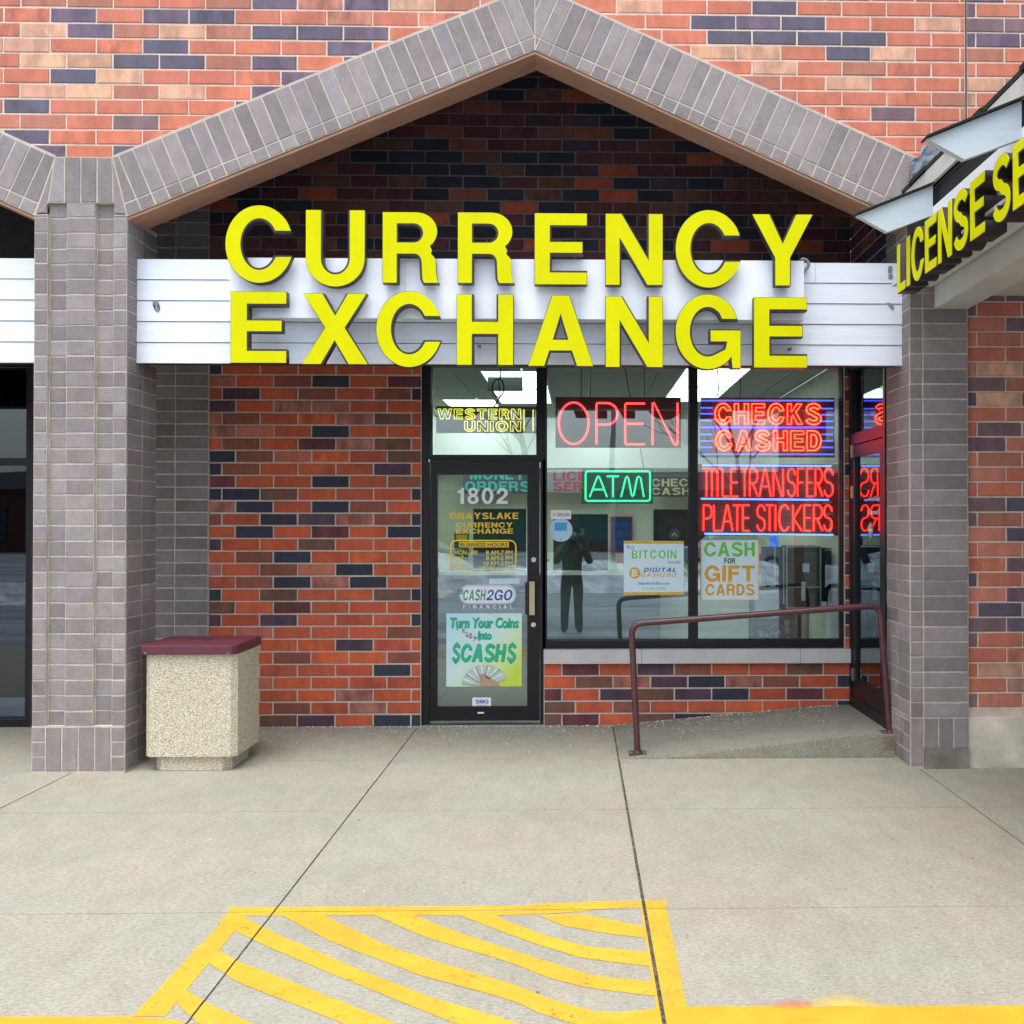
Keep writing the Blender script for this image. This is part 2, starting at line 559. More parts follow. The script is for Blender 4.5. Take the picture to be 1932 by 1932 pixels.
M['brass'] = mat("tan brass pull", (.52, .42, .26), .4, .08, 6, metal=.3)
M['asphalt'] = mat("salted parking lot", (.225, .25, .275), .6, .75, 1.3, .4, 20, fine=.15, stretch=(.10, 1, 1))
M['snow'] = mat("old snow", (.55, .57, .62), .8, .55, 2.6, .6, 6)
M['shingle'] = mat("black shingles", (.022, .021, .021), .95, .4, 20, .8, 60)
M['fin'] = mat("pale grey painted board", (.50, .58, .62), .55, .06, 5, .4, 24, stretch=(.5, 1, 6))
M['cream'] = mat("cream painted beam", (.62, .62, .58), .6, .1, 3, .2, 30)
M['flash'] = mat("crumpled metal flashing", (.30, .36, .42), .42, .25, 12, .35, 24, metal=.35)
M['wallin'] = mat("cream interior wall", (.66, .68, .55), .8, .04, 2)
M['bulkhead'] = mat("white bulkhead", (.80, .82, .80), .7, .03, 2)
M['floorin'] = mat("vinyl floor", (.14, .15, .15), .4, .1, 3)
M['ceil'] = mat("ceiling tiles", (.50, .52, .50), .9, .05, 10, .2, 120)
M['teal'] = mat("dark teller glass", (.012, .045, .045), .15, .1, 3, spec=.6)
M['counter'] = mat("counter laminate", (.60, .60, .55), .5, .05, 4)
M['countertop'] = mat("brown counter top", (.22, .13, .07), .45, .15, 6)
M['counterface'] = mat("grey counter front", (.10, .12, .12), .6, .1, 4)
M['black'] = mat("black plastic", (.012, .012, .014), .4, .05, 5)
M['neonback'] = mat("dark neon backing", (.090, .045, .045), .35, .05, 5, spec=.5)
M['clearback'] = mat("smoked acrylic", (.10, .12, .15), .25, .05, 5, spec=.5)
M['white'] = mat("white print", (.80, .82, .84), .5, .02, 5)
M['paper'] = mat("poster paper", (.68, .85, .93), .5, .03, 4)
M['signdark'] = mat("dark sign board", (.075, .085, .11), .6, .1, 6)
M['pinkboard'] = mat("pinkish sign board", (.33, .34, .40), .6, .1, 6)
def flat(name, c, rough=.5): return mat(name, c, rough, .05, 12)
M['txtgold'] = flat("gold vinyl", (.80, .52, .02)); M['txtyel'] = flat("yellow vinyl", (.86, .68, .05))
M['txtgrn'] = flat("green ink", (.02, .50, .27)); M['txtlime'] = flat("lime ink", (.17, .62, .05)); M['txtor'] = flat("orange ink", (.80, .38, .01))
M['txtblue'] = flat("blue ink", (.01, .09, .42)); M['txtblk'] = flat("black ink", (.015, .015, .02)); M['txtteal'] = flat("teal paint", (.06, .55, .47))
M['txtred'] = flat("red paint", (.62, .07, .10)); M['txtgrey'] = flat("grey ink", (.22, .25, .28)); M['txtcream'] = flat("cream paint", (.80, .68, .32))
M['orange'] = flat("orange stripe", (.74, .44, .04)); M['navy'] = flat("navy", (.02, .05, .12)); M['txtdgrn'] = flat("dark green ink", (.01, .27, .17))
M['ylw'] = flat("yellow plastic", (.72, .40, .01))
M['face'] = emis("yellow sign face", (1.0, .98, .0), .10, (.53, .525, .0))
M['face'].node_tree.nodes["Principled BSDF"].inputs["Specular IOR Level"].default_value = .08
ft_ = M['face'].node_tree
fr1 = ramp(ft_, noise(ft_, 1.0, 5, .6, (4, 4, 2.2)), [(.3, .90), (.62, 1.03)])
fx = mul(ft_, (.47, .47, .0), fr1.outputs[0])
ft_.links.new(fx.outputs[2], ft_.nodes["Principled BSDF"].inputs["Base Color"])
M['hair'] = flat("dark hair", (.012, .010, .010)); M['skin'] = flat("skin", (.50, .32, .24)); M['coat'] = mat("olive coat", (.13, .105, .06), .9, .6, 14)
M['trousers'] = flat("dark trousers", (.045, .047, .055), .8)
M['neonred'] = emis("red neon", (1.0, .012, .007), 7.5); M['neonrose'] = emis("rose neon", (1.0, .045, .046), 2.4)
M['neonorange'] = emis("orange red neon", (1.0, .024, .007), 13)
M['neongreen'] = emis("green neon", (.05, 1.0, .34), 1.15); M['neonblue'] = emis("blue neon", (.06, .10, 1.0), 1.7)
M['neonsky'] = emis("pale blue neon", (.12, .28, 1.0), 1.7)
M['neondim'] = emis("dim yellow neon", (1.0, .86, .12), .75, (.6, .5, .1))
M['troffer'] = emis("fluorescent diffuser", (.93, 1.0, .95), 2.6, (.8, .8, .8))

def concrete(name, c, wet=.0):
    m, t, p = nodes(name)
    big = ramp(t, noise(t, .75, 5, .6), [(.33, .91), (.5, 1), (.68, 1.06)])
    x = mul(t, c, big.outputs[0])
    med = ramp(t, noise(t, 9, 5, .7, (1, .5, 1)), [(.3, .90), (.7, 1.08)])
    x = mul(t, x.outputs[2], med.outputs[0])
    hue = mul(t, x.outputs[2], (1.05, .97, .93), .0)
    hr = ramp(t, noise(t, 1.3, 3, .5), [(.45, 0), (.62, .8)])
    t.links.new(hr.outputs[0], hue.inputs[0])
    fine = ramp(t, noise(t, 210, 3, .75), [(.32, .66), (.5, 1.0), (.72, 1.26)])
    x = mul(t, hue.outputs[2], fine.outputs[0])
    gr = ramp(t, noise(t, 75, 3, .8, (.6, 1, 1)), [(.30, .70), (.5, 1.0), (.70, 1.24)])
    x = mul(t, x.outputs[2], gr.outputs[0])
    sp = ramp(t, noise(t, 26, 2, .5, (1, .6, 1)), [(.23, .35), (.262, 1)])
    x = mul(t, x.outputs[2], sp.outputs[0], .75)
    t.links.new(x.outputs[2], p.inputs["Base Color"])
    p.inputs["Roughness"].default_value = .85
    p.inputs["Specular IOR Level"].default_value = .3
    bump(t, p, noise(t, 170, 4, .75), .5, .003)
    return m
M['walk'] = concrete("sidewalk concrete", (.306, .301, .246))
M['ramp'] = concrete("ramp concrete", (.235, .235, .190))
M['joint'] = mat("joint grit", (.11, .095, .07), .95, .8, 60)

def aggregate():
    m, t, p = nodes("exposed aggregate")
    v = N(t, "ShaderNodeTexVoronoi", Scale=150)
    t.links.new(coords(t), v.inputs["Vector"])
    cr = ramp(t, v.outputs["Color"], [(.0, (.36, .27, .15)), (.18, (.66, .57, .37)), (.5, (.80, .73, .53)), (.8, (.86, .82, .67)), (1, (.58, .53, .43))])
    e = ramp(t, v.outputs["Distance"], [(.3, 1.0), (.75, .52)])
    x = mul(t, cr.outputs[0], e.outputs[0])
    t.links.new(x.outputs[2], p.inputs["Base Color"])
    p.inputs["Roughness"].default_value = .8
    b = N(t, "ShaderNodeBump", Strength=.8, Distance=.008)
    b.invert = True
    t.links.new(v.outputs["Distance"], b.inputs["Height"])
    t.links.new(b.outputs[0], p.inputs["Normal"])
    return m
M['agg'] = aggregate()

def paint(name, c, thr=.36, cov=1.0):
    m, t, p = nodes(name)
    v = ramp(t, noise(t, 4, 6, .7), [(.3, .80), (.7, 1.08)])
    x = mul(t, c, v.outputs[0])
    sc = ramp(t, noise(t, 60, 4, .8), [(.30, .55), (.40, 1.0)])
    x = mul(t, x.outputs[2], sc.outputs[0])
    t.links.new(x.outputs[2], p.inputs["Base Color"])
    p.inputs["Roughness"].default_value = .6
    n1 = noise(t, 42, 6, .78)
    n2 = noise(t, 7, 4, .7)
    sm = N(t, "ShaderNodeMath", operation='MULTIPLY_ADD')
    t.links.new(n2, sm.inputs[0])
    sm.inputs[1].default_value = .45
    t.links.new(n1, sm.inputs[2])
    a = ramp(t, sm.outputs[0], [(thr + .17, .25), (thr + .25, cov)])
    t.links.new(a.outputs[0], p.inputs["Alpha"])
    bump(t, p, noise(t, 170, 4, .75), .4, .002)
    return m
M['paint'] = paint("yellow road paint", (.60, .365, .028), .375)
M['curbpaint'] = paint("yellow curb paint", (.62, .345, .018), .33)

def spray(name, c, cx, cy, r, edge=.35, amax=.8):
    m, t, p = nodes(name)
    p.inputs["Base Color"].default_value = (*c, 1)
    p.inputs["Roughness"].default_value = .7
    g = t.nodes.new("ShaderNodeTexCoord")
    mp = N(t, "ShaderNodeMapping", vector_type='POINT')
    mp.inputs["Location"].default_value = (-cx / r[0], -cy / r[1], 0)
    mp.inputs["Scale"].default_value = (1 / r[0], 1 / r[1], 0)
    t.links.new(g.outputs["Object"], mp.inputs[0])
    ln = N(t, "ShaderNodeVectorMath", operation='LENGTH')
    t.links.new(mp.outputs[0], ln.inputs[0])
    ad = N(t, "ShaderNodeMath", operation='ADD')
    t.links.new(ln.outputs["Value"], ad.inputs[0])
    nz = ramp(t, noise(t, 150, 4, .8), [(.3, -.0), (.7, .35)])
    t.links.new(nz.outputs[0], ad.inputs[1])
    a = ramp(t, ad.outputs[0], [(1 - edge, amax), (1.0, 0)])
    t.links.new(a.outputs[0], p.inputs["Alpha"])
    return m

def glass(name, tintc=(.80, .90, .87), refl=1.0):
    m = bpy.data.materials.new(name)
    m.use_nodes = True
    t = m.node_tree
    t.nodes.clear()
    o = t.nodes.new("ShaderNodeOutputMaterial")
    mx = t.nodes.new("ShaderNodeMixShader")
    tr = N(t, "ShaderNodeBsdfTransparent")
    tr.inputs[0].default_value = (*tintc, 1)
    gl = N(t, "ShaderNodeBsdfGlossy", Roughness=.0)
    gl.inputs[0].default_value = (.86, .96, 1, 1)
    fr = N(t, "ShaderNodeFresnel", IOR=1.52)
    k = N(t, "ShaderNodeMath", operation='MULTIPLY')
    k.inputs[1].default_value = refl
    k.use_clamp = True
    t.links.new(fr.outputs[0], k.inputs[0])
    t.links.new(k.outputs[0], mx.inputs[0])
    t.links.new(tr.outputs[0], mx.inputs[1])
    t.links.new(gl.outputs[0], mx.inputs[2])
    t.links.new(mx.outputs[0], o.inputs[0])
    # rolled glass is never quite flat
    b = N(t, "ShaderNodeBump", Strength=.025, Distance=.02)
    t.links.new(noise(t, 1.6, 2, .5), b.inputs["Height"])
    t.links.new(b.outputs[0], gl.inputs["Normal"])
    return m
M['glass'] = glass("shop glass", (.85, .93, .92), 2.9)
M['darkglass'] = glass("grey shop glass", (.45, .48, .52), 1.7)
M['caseglass'] = glass("case glass", (.9, .93, .92), .8)

# ------------------------------------------------------------------ the planes of the place
YP, YU, YF, YB = 6.70, 6.745, 6.84, 8.19      # pillar faces, upper wall, siding band, shop wall
H, L = .1016, .3048                            # brick course and length

# ================================================================== SETTING: ground
XJ = [-9.4, -7.36, -5.36, -3.325, -1.285, .285, 2.285, 4.3, 6.3, 8.3]
YJ = [3.235, 4.30, 5.79, 7.02, 8.6]
bm = bmesh.new()
slabs = []
for i in range(len(XJ) - 1):
    for j in range(len(YJ) - 1):
        gx0 = .0075 if i == 5 else .0045
        gx1 = .0075 if i == 4 else .0045
        gy = .0022
        s = (XJ[i] + gx0, XJ[i + 1] - gx1, YJ[j] + (0 if j == 0 else gy), YJ[j + 1] - gy)
        slabs.append(s)
        box(bm, s[0], s[1], s[2], s[3], -.16, 0)
walk = obj("sidewalk", bm, M['walk'], bevel=.004, seg=2)
tagit(walk, kind='structure')
tagit(obj("sidewalk_joint_bed", B((-9.6, 8.5, 3.26, 8.7, -.3, -.006)), M['joint']), kind='structure')
tagit(obj("curb", B((-9.6, 8.5, 3.06, 3.2325, -.3, -.006)), M['walk'], bevel=.02), kind='structure')
tagit(obj("parking_lot", B((-90, 90, -120, 3.3, -.5, -.21)), M['asphalt']), kind='structure')
tagit(obj("ground", B((-400, 400, -400, 400, -1.2, -.6)), M['asphalt']), kind='structure')

# yellow crosshatching painted on the slabs (one coat of paint over several slabs)
def strip(bm, up, lo, n=14, z=.0014):
    def samp(p, t):
        ls = [math.dist(p[i], p[i + 1]) for i in range(len(p) - 1)]
        d = t * sum(ls)
        for i, l in enumerate(ls):
            if d <= l or i == len(ls) - 1:
                k = min(1, d / l)
                return (p[i][0] + k * (p[i + 1][0] - p[i][0]), p[i][1] + k * (p[i + 1][1] - p[i][1]))
            d -= l
    a = [G(*samp(up, i / n)) for i in range(n + 1)]
    b = [G(*samp(lo, i / n)) for i in range(n + 1)]
    for lst, s in ((a, 1), (b, -1)):                      # hand rolled edges waver
        for i in range(1, n):
            lst[i].y += rng.uniform(-.0022, .0022)
    for i in range(n):
        q = [(a[i].x, a[i].y), (b[i].x, b[i].y), (b[i + 1].x, b[i + 1].y), (a[i + 1].x, a[i + 1].y)]
        if area(q) < 0: q = q[::-1]
        for s in slabs:
            c = clip_poly(q, rect(s[0], s[1], s[2], s[3]))
            if c and area(c) > 1e-6:
                bm.faces.new([bm.verts.new((x, y, z)) for x, y in c])

bm = bmesh.new()
strip(bm, [(433, 1712), (966, 1709.5), (1000, 1707), (1120, 1701), (1257, 1699)], [(425, 1728), (966, 1727), (1060, 1723), (1166, 1713), (1257, 1713)], 24)
strip(bm, [(430, 1728.3), (250, 1918)], [(466, 1728.3), (312, 1918)], 12)
strip(bm, [(1209, 1713.3), (1239, 1912)], [(1257.5, 1713.3), (1298, 1912)], 12)
HS = [
 ([(1096, 1724.5), (1222, 1750)], [(1016, 1728), (1066, 1748), (1131, 1760), (1226, 1772)]),
 ([(935, 1727), (966, 1742), (1031, 1765.5), (1106, 1785.5), (1232, 1798)], [(865, 1727), (966, 1765.5), (1031, 1788), (1096, 1808), (1236, 1825)]),
 ([(780, 1727), (880, 1765.5), (966, 1793), (1066, 1825.5), (1126, 1843), (1240, 1853)], [(705, 1727), (800, 1768), (966, 1818), (1041, 1848), (1116, 1865.5), (1244, 1881)]),
 ([(610, 1727), (750, 1793), (966, 1858), (1041, 1885.5), (1116, 1908), (1160, 1911), (1250, 1903)], [(530, 1727), (625, 1778), (800, 1843), (966, 1888), (1031, 1918), (1096, 1936), (1250, 1944)]),
 ([(436, 1722), (466, 1735), (545, 1773), (650, 1818), (800, 1878), (966, 1928), (1030, 1946)], [(410, 1741), (445, 1758), (530, 1798), (625, 1838), (800, 1908), (850, 1928), (900, 1946)]),
 ([(385, 1778), (420, 1798), (450, 1815), (525, 1843), (650, 1893), (750, 1932), (790, 1946)], [(362, 1795), (398, 1820), (450, 1855), (575, 1903), (650, 1932), (690, 1946)]),
 ([(318, 1848), (352, 1870), (390, 1893), (450, 1920), (510, 1946)], [(296, 1873), (332, 1893), (370, 1928), (410, 1946)]),
]
for u, l in HS: strip(bm, u, l, 16, .0019)
tagit(obj("pavement_markings", bm, M['paint']), kind='structure')
bm = bmesh.new()
strip(bm, [(-700, 1919), (250, 1919), (312, 1922), (360, 1934), (450, 1944), (950, 1944), (1060, 1938), (1180, 1924), (1237, 1902), (1300, 1900), (2600, 1896)], [(-1200, 1975), (250, 1975), (1300, 1975), (3300, 1975)], 90, .0024)
tagit(obj("curb_marking", bm, M['curbpaint']), kind='structure')
c1, c2 = G(1598, 1905), G(1485, 1893)
bm = bmesh.new()
strip(bm, [(1500, 1858), (1700, 1858)], [(1495, 1899), (1710, 1898)], 1, .0012)
tagit(obj("yellow_spray_marking", bm, spray("yellow overspray", (.80, .60, .08), c1.x, c1.y, (.19, .155), .6, .55)), kind='structure')
bm = bmesh.new()
strip(bm, [(1380, 1868), (1530, 1868)], [(1375, 1912), (1535, 1912)], 1, .0030)
tagit(obj("red_spray_marking", bm, spray("red overspray", (.72, .12, .07), c2.x + .02, c2.y - .01, (.13, .055), .95, .45)), kind='structure')

# ================================================================== SETTING: the shop building
bld = empty("shop_building", (0, 7.2, 0), "red brick strip mall front with grey brick gables and a white siding band", "building")

O1, O2, AO = W(104, 298, YP), W(212, 297, YP), W(1010, -28, YP)
I1, AI, I2 = W(240, 408, YP), W(1009, 94, YP), W(1715, 400, YP)
XPL, XPR = WX(62, YP), I1.x                     # left pillar
XQL, XQR = I2.x, WX(1826, YP)                   # right pillar
O3 = Vector((I2.x + O1.x - XPL, YP, O1.z))
ZV = (O2.z + O3.z) / 2                          # height of the valleys between gables
BAYW = I2.x - XPL
AX = AI.x
def gable(dx):
    """inner and outer corner points (x,z) of one gable, moved sideways by dx"""
    return dict(i1=(I1.x + dx, I1.z), ai=(AX + dx, AI.z), i2=(I2.x + dx, I1.z), o2=(O2.x + dx, O2.z), ao=(AX + dx, AO.z), o3=(O3.x + dx, O2.z))
BAYS = [gable(0), gable(-BAYW)]
OP = [gable(0), gable(-BAYW), gable(-2 * BAYW)]

# upper wall: mortar core with the two gabled openings cut out, then its bricks
ZT, XL, XR = 6.9, -11.5, 7.5
def mid(p, q, k=.5): return (p[0] + (q[0] - p[0]) * k, p[1] + (q[1] - p[1]) * k)
prof = [(XL, ZT), (XL, O2.z - .18)]
for g in reversed(BAYS):
    prof += [mid(g['i1'], g['o2']), mid(g['ai'], g['ao']), mid(g['i2'], g['o3'])]
prof += [(XQR, O2.z - .2), (XQR, .30), (XR, .30)]
bm = bmesh.new()
for (xa, za), (xb, zb2) in zip(prof[1:], prof[2:]):
    if xb - xa > 1e-4: prism(bm, [Vector((xa, YU, za)), Vector((xb, YU, zb2)), Vector((xb, YU, ZT)), Vector((xa, YU, ZT))], (0, .22, 0))
obj("upper_wall_mortar", bm, M['uppermortar'], bld)

zr = W(8, 13.4, YU).z                           # bed joint between the first two courses in view
xe = W(126, 100, YU).x                          # a head joint of an even course
UP = {  # course below that joint -> (code string beginning at the brick left of x=0 in the photo, code string ending at the control joint)
 -1: ("bbrrbpxp", "toodrroo"), 0: ("rprpdrrxr", "odpdrotr"), 1: ("tpbtbddpr", "rddddrr"), 2: ("trrdrorp", "ttrdtro"), 3: ("ttddbpod", "otrbrr"),
 4: ("rdtrrrpb", "botrob"), 5: ("ttbtopb", "brrob"), 6: ("drroodr", "rowoo"), 7: ("brwrwr", "roor"), 8: ("doorrr", "oor"), 9: ("pod", "or"),
}
XC = WX(1825, YU)                                # control joint
def above(x, z):
    for g in BAYS:
        a, b, c = mid(g['i1'], g['o2'], .55), mid(g['ai'], g['ao'], .55), mid(g['i2'], g['o3'], .55)
        if a[0] <= x <= b[0]: return z > a[1] + (b[1] - a[1]) * (x - a[0]) / (b[0] - a[0])
        if b[0] <= x <= c[0]: return z > b[1] + (c[1] - b[1]) * (x - b[0]) / (c[0] - b[0])
    if x > XQR: return True
    return z > O2.z - .15
ub = Bricks()
pl = front(YU)
for row in range(-14, 46):
    z1 = zr - row * H
    z0 = z1 - H
    if z0 < .34: break
    sh = 0 if row % 2 else .36
    code = UP.get(row)
    for part, (ra, rb) in enumerate(((XL, XC - .004), (XC + .004, XR))):
        k0 = math.floor((ra - xe) / L) - 1
        for k in range(k0, k0 + int((rb - ra) / L) + 4):
            x0 = xe - sh * L + k * L
            q = clip_poly(rect(x0, x0 + L, z0, z1), rect(ra, rb, z0, z1))
            if not q: continue
            mx = sum(p[0] for p in q) / len(q)
            if not above(mx, (z0 + z1) / 2): continue
            cde = None
            if code and part == 0:
                i = round((x0 - (xe - sh * L)) / L) + 1          # 0 = brick left of the reference joint
                if row % 2: i += 0
                if 0 <= i < len(code[0]): cde = code[0][i]
                j = math.floor((XC - x0 - .02) / L)
                if 0 <= j < len(code[1]): cde = code[1][len(code[1]) - 1 - j]
            if cde is None:
                cde = rng.choice("rrrrsosoobbt") if part == 0 and z0 > O2.z else rng.choice("rrossobbwwddpmtgr")
            ub.add(q, pl, bright_tint(tint(cde)), .0108, flash=True)
ub.build("upper_brick_wall", M['brick'], bld)
obj("control_joint", B((XC - .004, XC + .004, YU - .004, YU + .01, 3.9, ZT)), M['dark'], bld)
obj("foundation", B((XQR + .004, XR, YU - .035, YU + .2, -.05, .335)), M['foundation'], bld, bevel=.008)

# gable bands of soldier bricks
def band(g, nm):
    br = Bricks()
    place = front(YP)
    core = bmesh.new()
    for a, b, c, d in ((g['i1'], g['ai'], g['ao'], g['o2']), (g['ai'], g['i2'], g['o3'], g['ao'])):
        region = [a, b, c, d]
        prism(core, [Vector((x, YP + .0004, z)) for x, z in region], (0, .26, 0))
        ux, uz = b[0] - a[0], b[1] - a[1]
        ln = math.hypot(ux, uz)
        ux, uz = ux / ln, uz / ln
        nx, nz = -uz, ux
        n = int(ln / H) + 6
        hi = .405
        for k in range(-4, n):
            for (t0, t1) in ((-.02, .083), (.083, hi + .1)):
                q = [(a[0] + ux * s + nx * t, a[1] + uz * s + nz * t) for s, t in ((k * H, t0), (k * H + H, t0), (k * H + H, t1), (k * H, t1))]
                q = clip_poly(q, region)
                if q: br.add(q, place, grey_tint(1.05), .0098)
    obj("gable_mortar", core, M['greymortar'], bld)
    o = br.build("gable_band", M['greybrick'], bld)
    sb = bmesh.new()
    for a, b in ((g['i1'], g['ai']), (g['ai'], g['i2'])):
        prism(sb, [Vector((a[0], YP + .012, a[1] - .004)), Vector((b[0], YP + .012, b[1] - .004)), Vector((b[0], YP + .012, b[1] - .022)), Vector((a[0], YP + .012, a[1] - .022))], (0, .245, 0))
    obj("gable_soffit", sb, M['soffit'], bld)
    cap = bmesh.new()                                    # pale mortar wash along the top edge
    for a, b in ((g['o2'], g['ao']), (g['ao'], g['o3'])):
        prism(cap, [Vector((a[0], YP + .004, a[1])), Vector((b[0], YP + .004, b[1])), Vector((b[0], YP + .004, b[1] + .014)), Vector((a[0], YP + .004, a[1] + .014))], (0, .05, 0))
    obj("gable_mortar_wash", cap, M['mortar'], bld)
for g in BAYS: band(g, "gable")

# pillars
def valley(xl, xr, o1, o2):
    """the soldier block over a pillar: between the two outer valley corners and the pillar head"""
    br = Bricks()
    zb = ZPT
    region = [(xl, zb), (xr, zb), (o2, O2.z), (o1, O2.z)]
    core = bmesh.new()
    return region
ZPT = WZ(383, YP, 150)                           # underside of the soldier blocks
def side_bricks(br, X, y0, y1, z0, z1, right, cols, zoff=0):
    """stack bonded return face of a pillar"""
    n = len(cols)
    z = z0
    while z < z1 - .01:
        zz = min(z + H, z1)
        y = y0
        for c in cols:
            if right: br.add(rect(y, y + c, z, zz), facing_right(X), grey_tint(.92), .0098)
            else: br.add(rect(-(y + c), -y, z, zz), facing_left(X), grey_tint(.95), .0098)
            y += c
        z = zz

def left_pillar(dx):
    xl, xr = XPL + dx, XPR + dx
    wd = xr - xl
    br = Bricks()
    cols = [.148, .199, .310, .195, .148]
    xs = [xl]
    for c in cols: xs.append(xs[-1] + c * wd)
    core = bmesh.new()
    zb = .305
    yb = YP + .47
    box(core, xl + .0006, xr - .0006, YP + .0285, yb, 0, I1.z + .02)
    box(core, xs[1] - .004, xs[4] + .004, YP + .0284, YP + .24, I1.z + .02, ZPT + .01)
    for i, c in enumerate(cols):
        rec = i in (1, 3)
        yf = YP + (.028 if rec else 0)
        top = ZPT if i in (1, 2, 3) else I1.z + .01
        if not rec: box(core, xs[i] + .002, xs[i + 1] - .002, yf + .0004, YP + .04, zb + .01, top)
        z = zb
        while z < top - .02:
            zz = min(z + H, top)
            br.add(rect(xs[i], xs[i + 1], z, zz), front(yf), grey_tint(), .0098)
            z = zz
    # base course standing on end, stacked closers at the corners
    box(core, xl + .001, xr - .001, YP - .0034, YP + .0283, 0, zb + .006)
    e = .09
    n = 4
    for i in range(n):
        a = xl + e + (wd - 2 * e) * i / n
        br.add(rect(a, a + (wd - 2 * e) / n, .012, zb), front(YP - .004), grey_tint(.97), .0098)
    for k in range(3):
        br.add(rect(xl, xl + e, .012 + k * .0977, .012 + (k + 1) * .0977), front(YP - .004), grey_tint(.97), .0098)
        br.add(rect(xr - e, xr, .012 + k * .0977, .012 + (k + 1) * .0977), front(YP - .004), grey_tint(.97), .0098)
    # return faces
    side_bricks(br, xr, YP + .004, yb, zb, I1.z - .01, True, [.232, .232])
    side_bricks(br, xr, YP + .004, yb, .012, zb, True, [.155, .155, .155])
    side_bricks(br, xl, YP + .004, yb, .012, I1.z - .01, False, [.232, .232])
    # soldier block over the pillar
    o1, o2 = (O1.x + dx, O2.z), (O2.x + dx, O2.z)
    c0, c1 = xs[1], xs[4]
    region = [(c0, ZPT), (c1, ZPT), o2, o1]
    prism(core, [Vector((x, YP - .0034, z)) for x, z in region], (0, .25, 0))
    n = 4
    for i in range(n + 2):
        a = c0 + (c1 - c0) * (i - 1) / n
        q = clip_poly(rect(a, a + (c1 - c0) / n, ZPT - .01, O2.z + .02), region)
        if q: br.add(q, front(YP - .004), grey_tint(1.03), .0098)
    br.add([(c1, I1.z + .012), (xr, I1.z + .012), (c1, ZPT)], front(YP), grey_tint(1.0), .0098)
    br.add([(xl, I1.z + .012), (c0, I1.z + .012), (c0, ZPT)], front(YP), grey_tint(1.0), .0098)
    # springers between the block and the sloping bands
    for (reg) in ([(c1, ZPT), (xr, I1.z), (o2[0], o2[1])], [(xl, I1.z), (c0, ZPT), (o1[0], o1[1])]):
        prism(core, [Vector((x, YP + .0006, z)) for x, z in reg], (0, .24, 0))
        br.add(reg, front(YP), grey_tint(1.02), .0098)
    obj("pillar_mortar", core, M['greymortar'], bld)
    o = br.build("pillar", M['greybrick'], bld)
    return xs
left_pillar(0)
left_pillar(-BAYW)

def right_pillar():
    xl, xr = XQL, XQR
    br = Bricks()
    core = bmesh.new()
    ft = WZ(1411.7, YP, 1780)
    zb, top, yb, xm = .34, I1.z + .3, YP + .5, XQL + .088
    box(core, xl + .0004, xr - .0004, YP + .0005, yb, ft, top)
    box(core, xl + .0005, xm - .0004, YP - .0033, yb - .001, 0, .2)
    z = zb
    while z < top - .02:
        zz = min(z + H, top)
        br.add(rect(xl, xm, z, zz), front(YP), grey_tint(.95), .0098)
        br.add(rect(xm, xr, z, zz), front(YP), grey_tint(.95), .0098)
        z = zz
    br.add(rect(xl, xm, .012, zb), front(YP - .004), grey_tint(.9), .0098)
    for i in range(3):
        a = xm + (xr - xm) * i / 3
        br.add(rect(a, a + (xr - xm) / 3, ft, zb), front(YP - .002), grey_tint(.95), .0098)
    side_bricks(br, xl, YP + .004, yb, zb, top, False, [.25, .25])
    side_bricks(br, xl, YP + .004, yb, .012, zb, False, [.125] * 4)
    obj("pillar_mortar", core, M['greymortar'], bld)
    br.build("pillar", M['greybrick'], bld)
    obj("pillar_footing", B((xm + .003, XQR, YP - .012, YP + .2, -.03, ft - .002)), M['footing'], bld, bevel=.006)
right_pillar()

# roof slab over the recess and the flat dark soffit
obj("porch_roof", B((XL, XR, YU + .22, 12.9, 5.32, 5.5)), M['dark'], bld)

# added unseen plate behind the siding band, keeps ground bounce off the tympanum
obj("light_blocker", B((XL, XR, YF + .185, 8.19 - .002, 3.06, 3.12)), M['blocker'], bld)

# ------------------------------------------------------------ shop wall at the back of the recess
XD0, XD1 = WX(795, YB), WX(1592, YB)            # door frame left edge, window frame right edge
XS = WX(1606, YB)                               # recess corner on the right = plane of the side door
ZH = 2.93                                       # head of the openings
XW0 = WX(1026, YB)
ZS0, ZS1 = WZ(1250, YB, 1300), WZ(1224, YB, 1300)   # sill
XPI0, XPI1 = WX(270, YB), WX(394, YB)           # grey pilaster
bw = Bricks()
zz0 = WZ(1373, YB, 600) + .004
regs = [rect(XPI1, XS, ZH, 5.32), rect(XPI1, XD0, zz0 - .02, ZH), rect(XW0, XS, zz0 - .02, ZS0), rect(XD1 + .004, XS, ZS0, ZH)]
pl = front(YB)
xo = WX(490, YB)
for row in range(0, 54):
    z0 = zz0 + row * H
    sh = .36 if row % 2 else 0
    dull = 1
    for ri, rg in enumerate(regs):
        k0 = math.floor((rg[0][0] - xo) / L) - 1
        for k in range(k0, k0 + 26):
            x0 = xo + (k + sh) * L
            q = clip_poly(rect(x0, x0 + L, z0, z0 + H), rg)
            if not q: continue
            if z0 > 2.9: cde = rng.choice("mmwwbdddpmmdwdr")  # mostly dark codes: shade under the gable put into the brick colours
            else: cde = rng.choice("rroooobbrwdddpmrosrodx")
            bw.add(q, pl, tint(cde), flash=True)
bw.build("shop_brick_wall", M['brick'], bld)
wm = bmesh.new()
for rg in regs[1:]: box(wm, rg[0][0], rg[1][0], YB + .001, YB + .2, rg[0][1] - .1 if rg[0][1] < .2 else rg[0][1], rg[2][1])
obj("shop_wall_mortar", wm, M['mortar'], bld)
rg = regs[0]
obj("tympanum_mortar", B((rg[0][0], rg[1][0], YB + .001, YB + .2, rg[0][1] + .0005, rg[2][1])), M['shademortar'], bld)
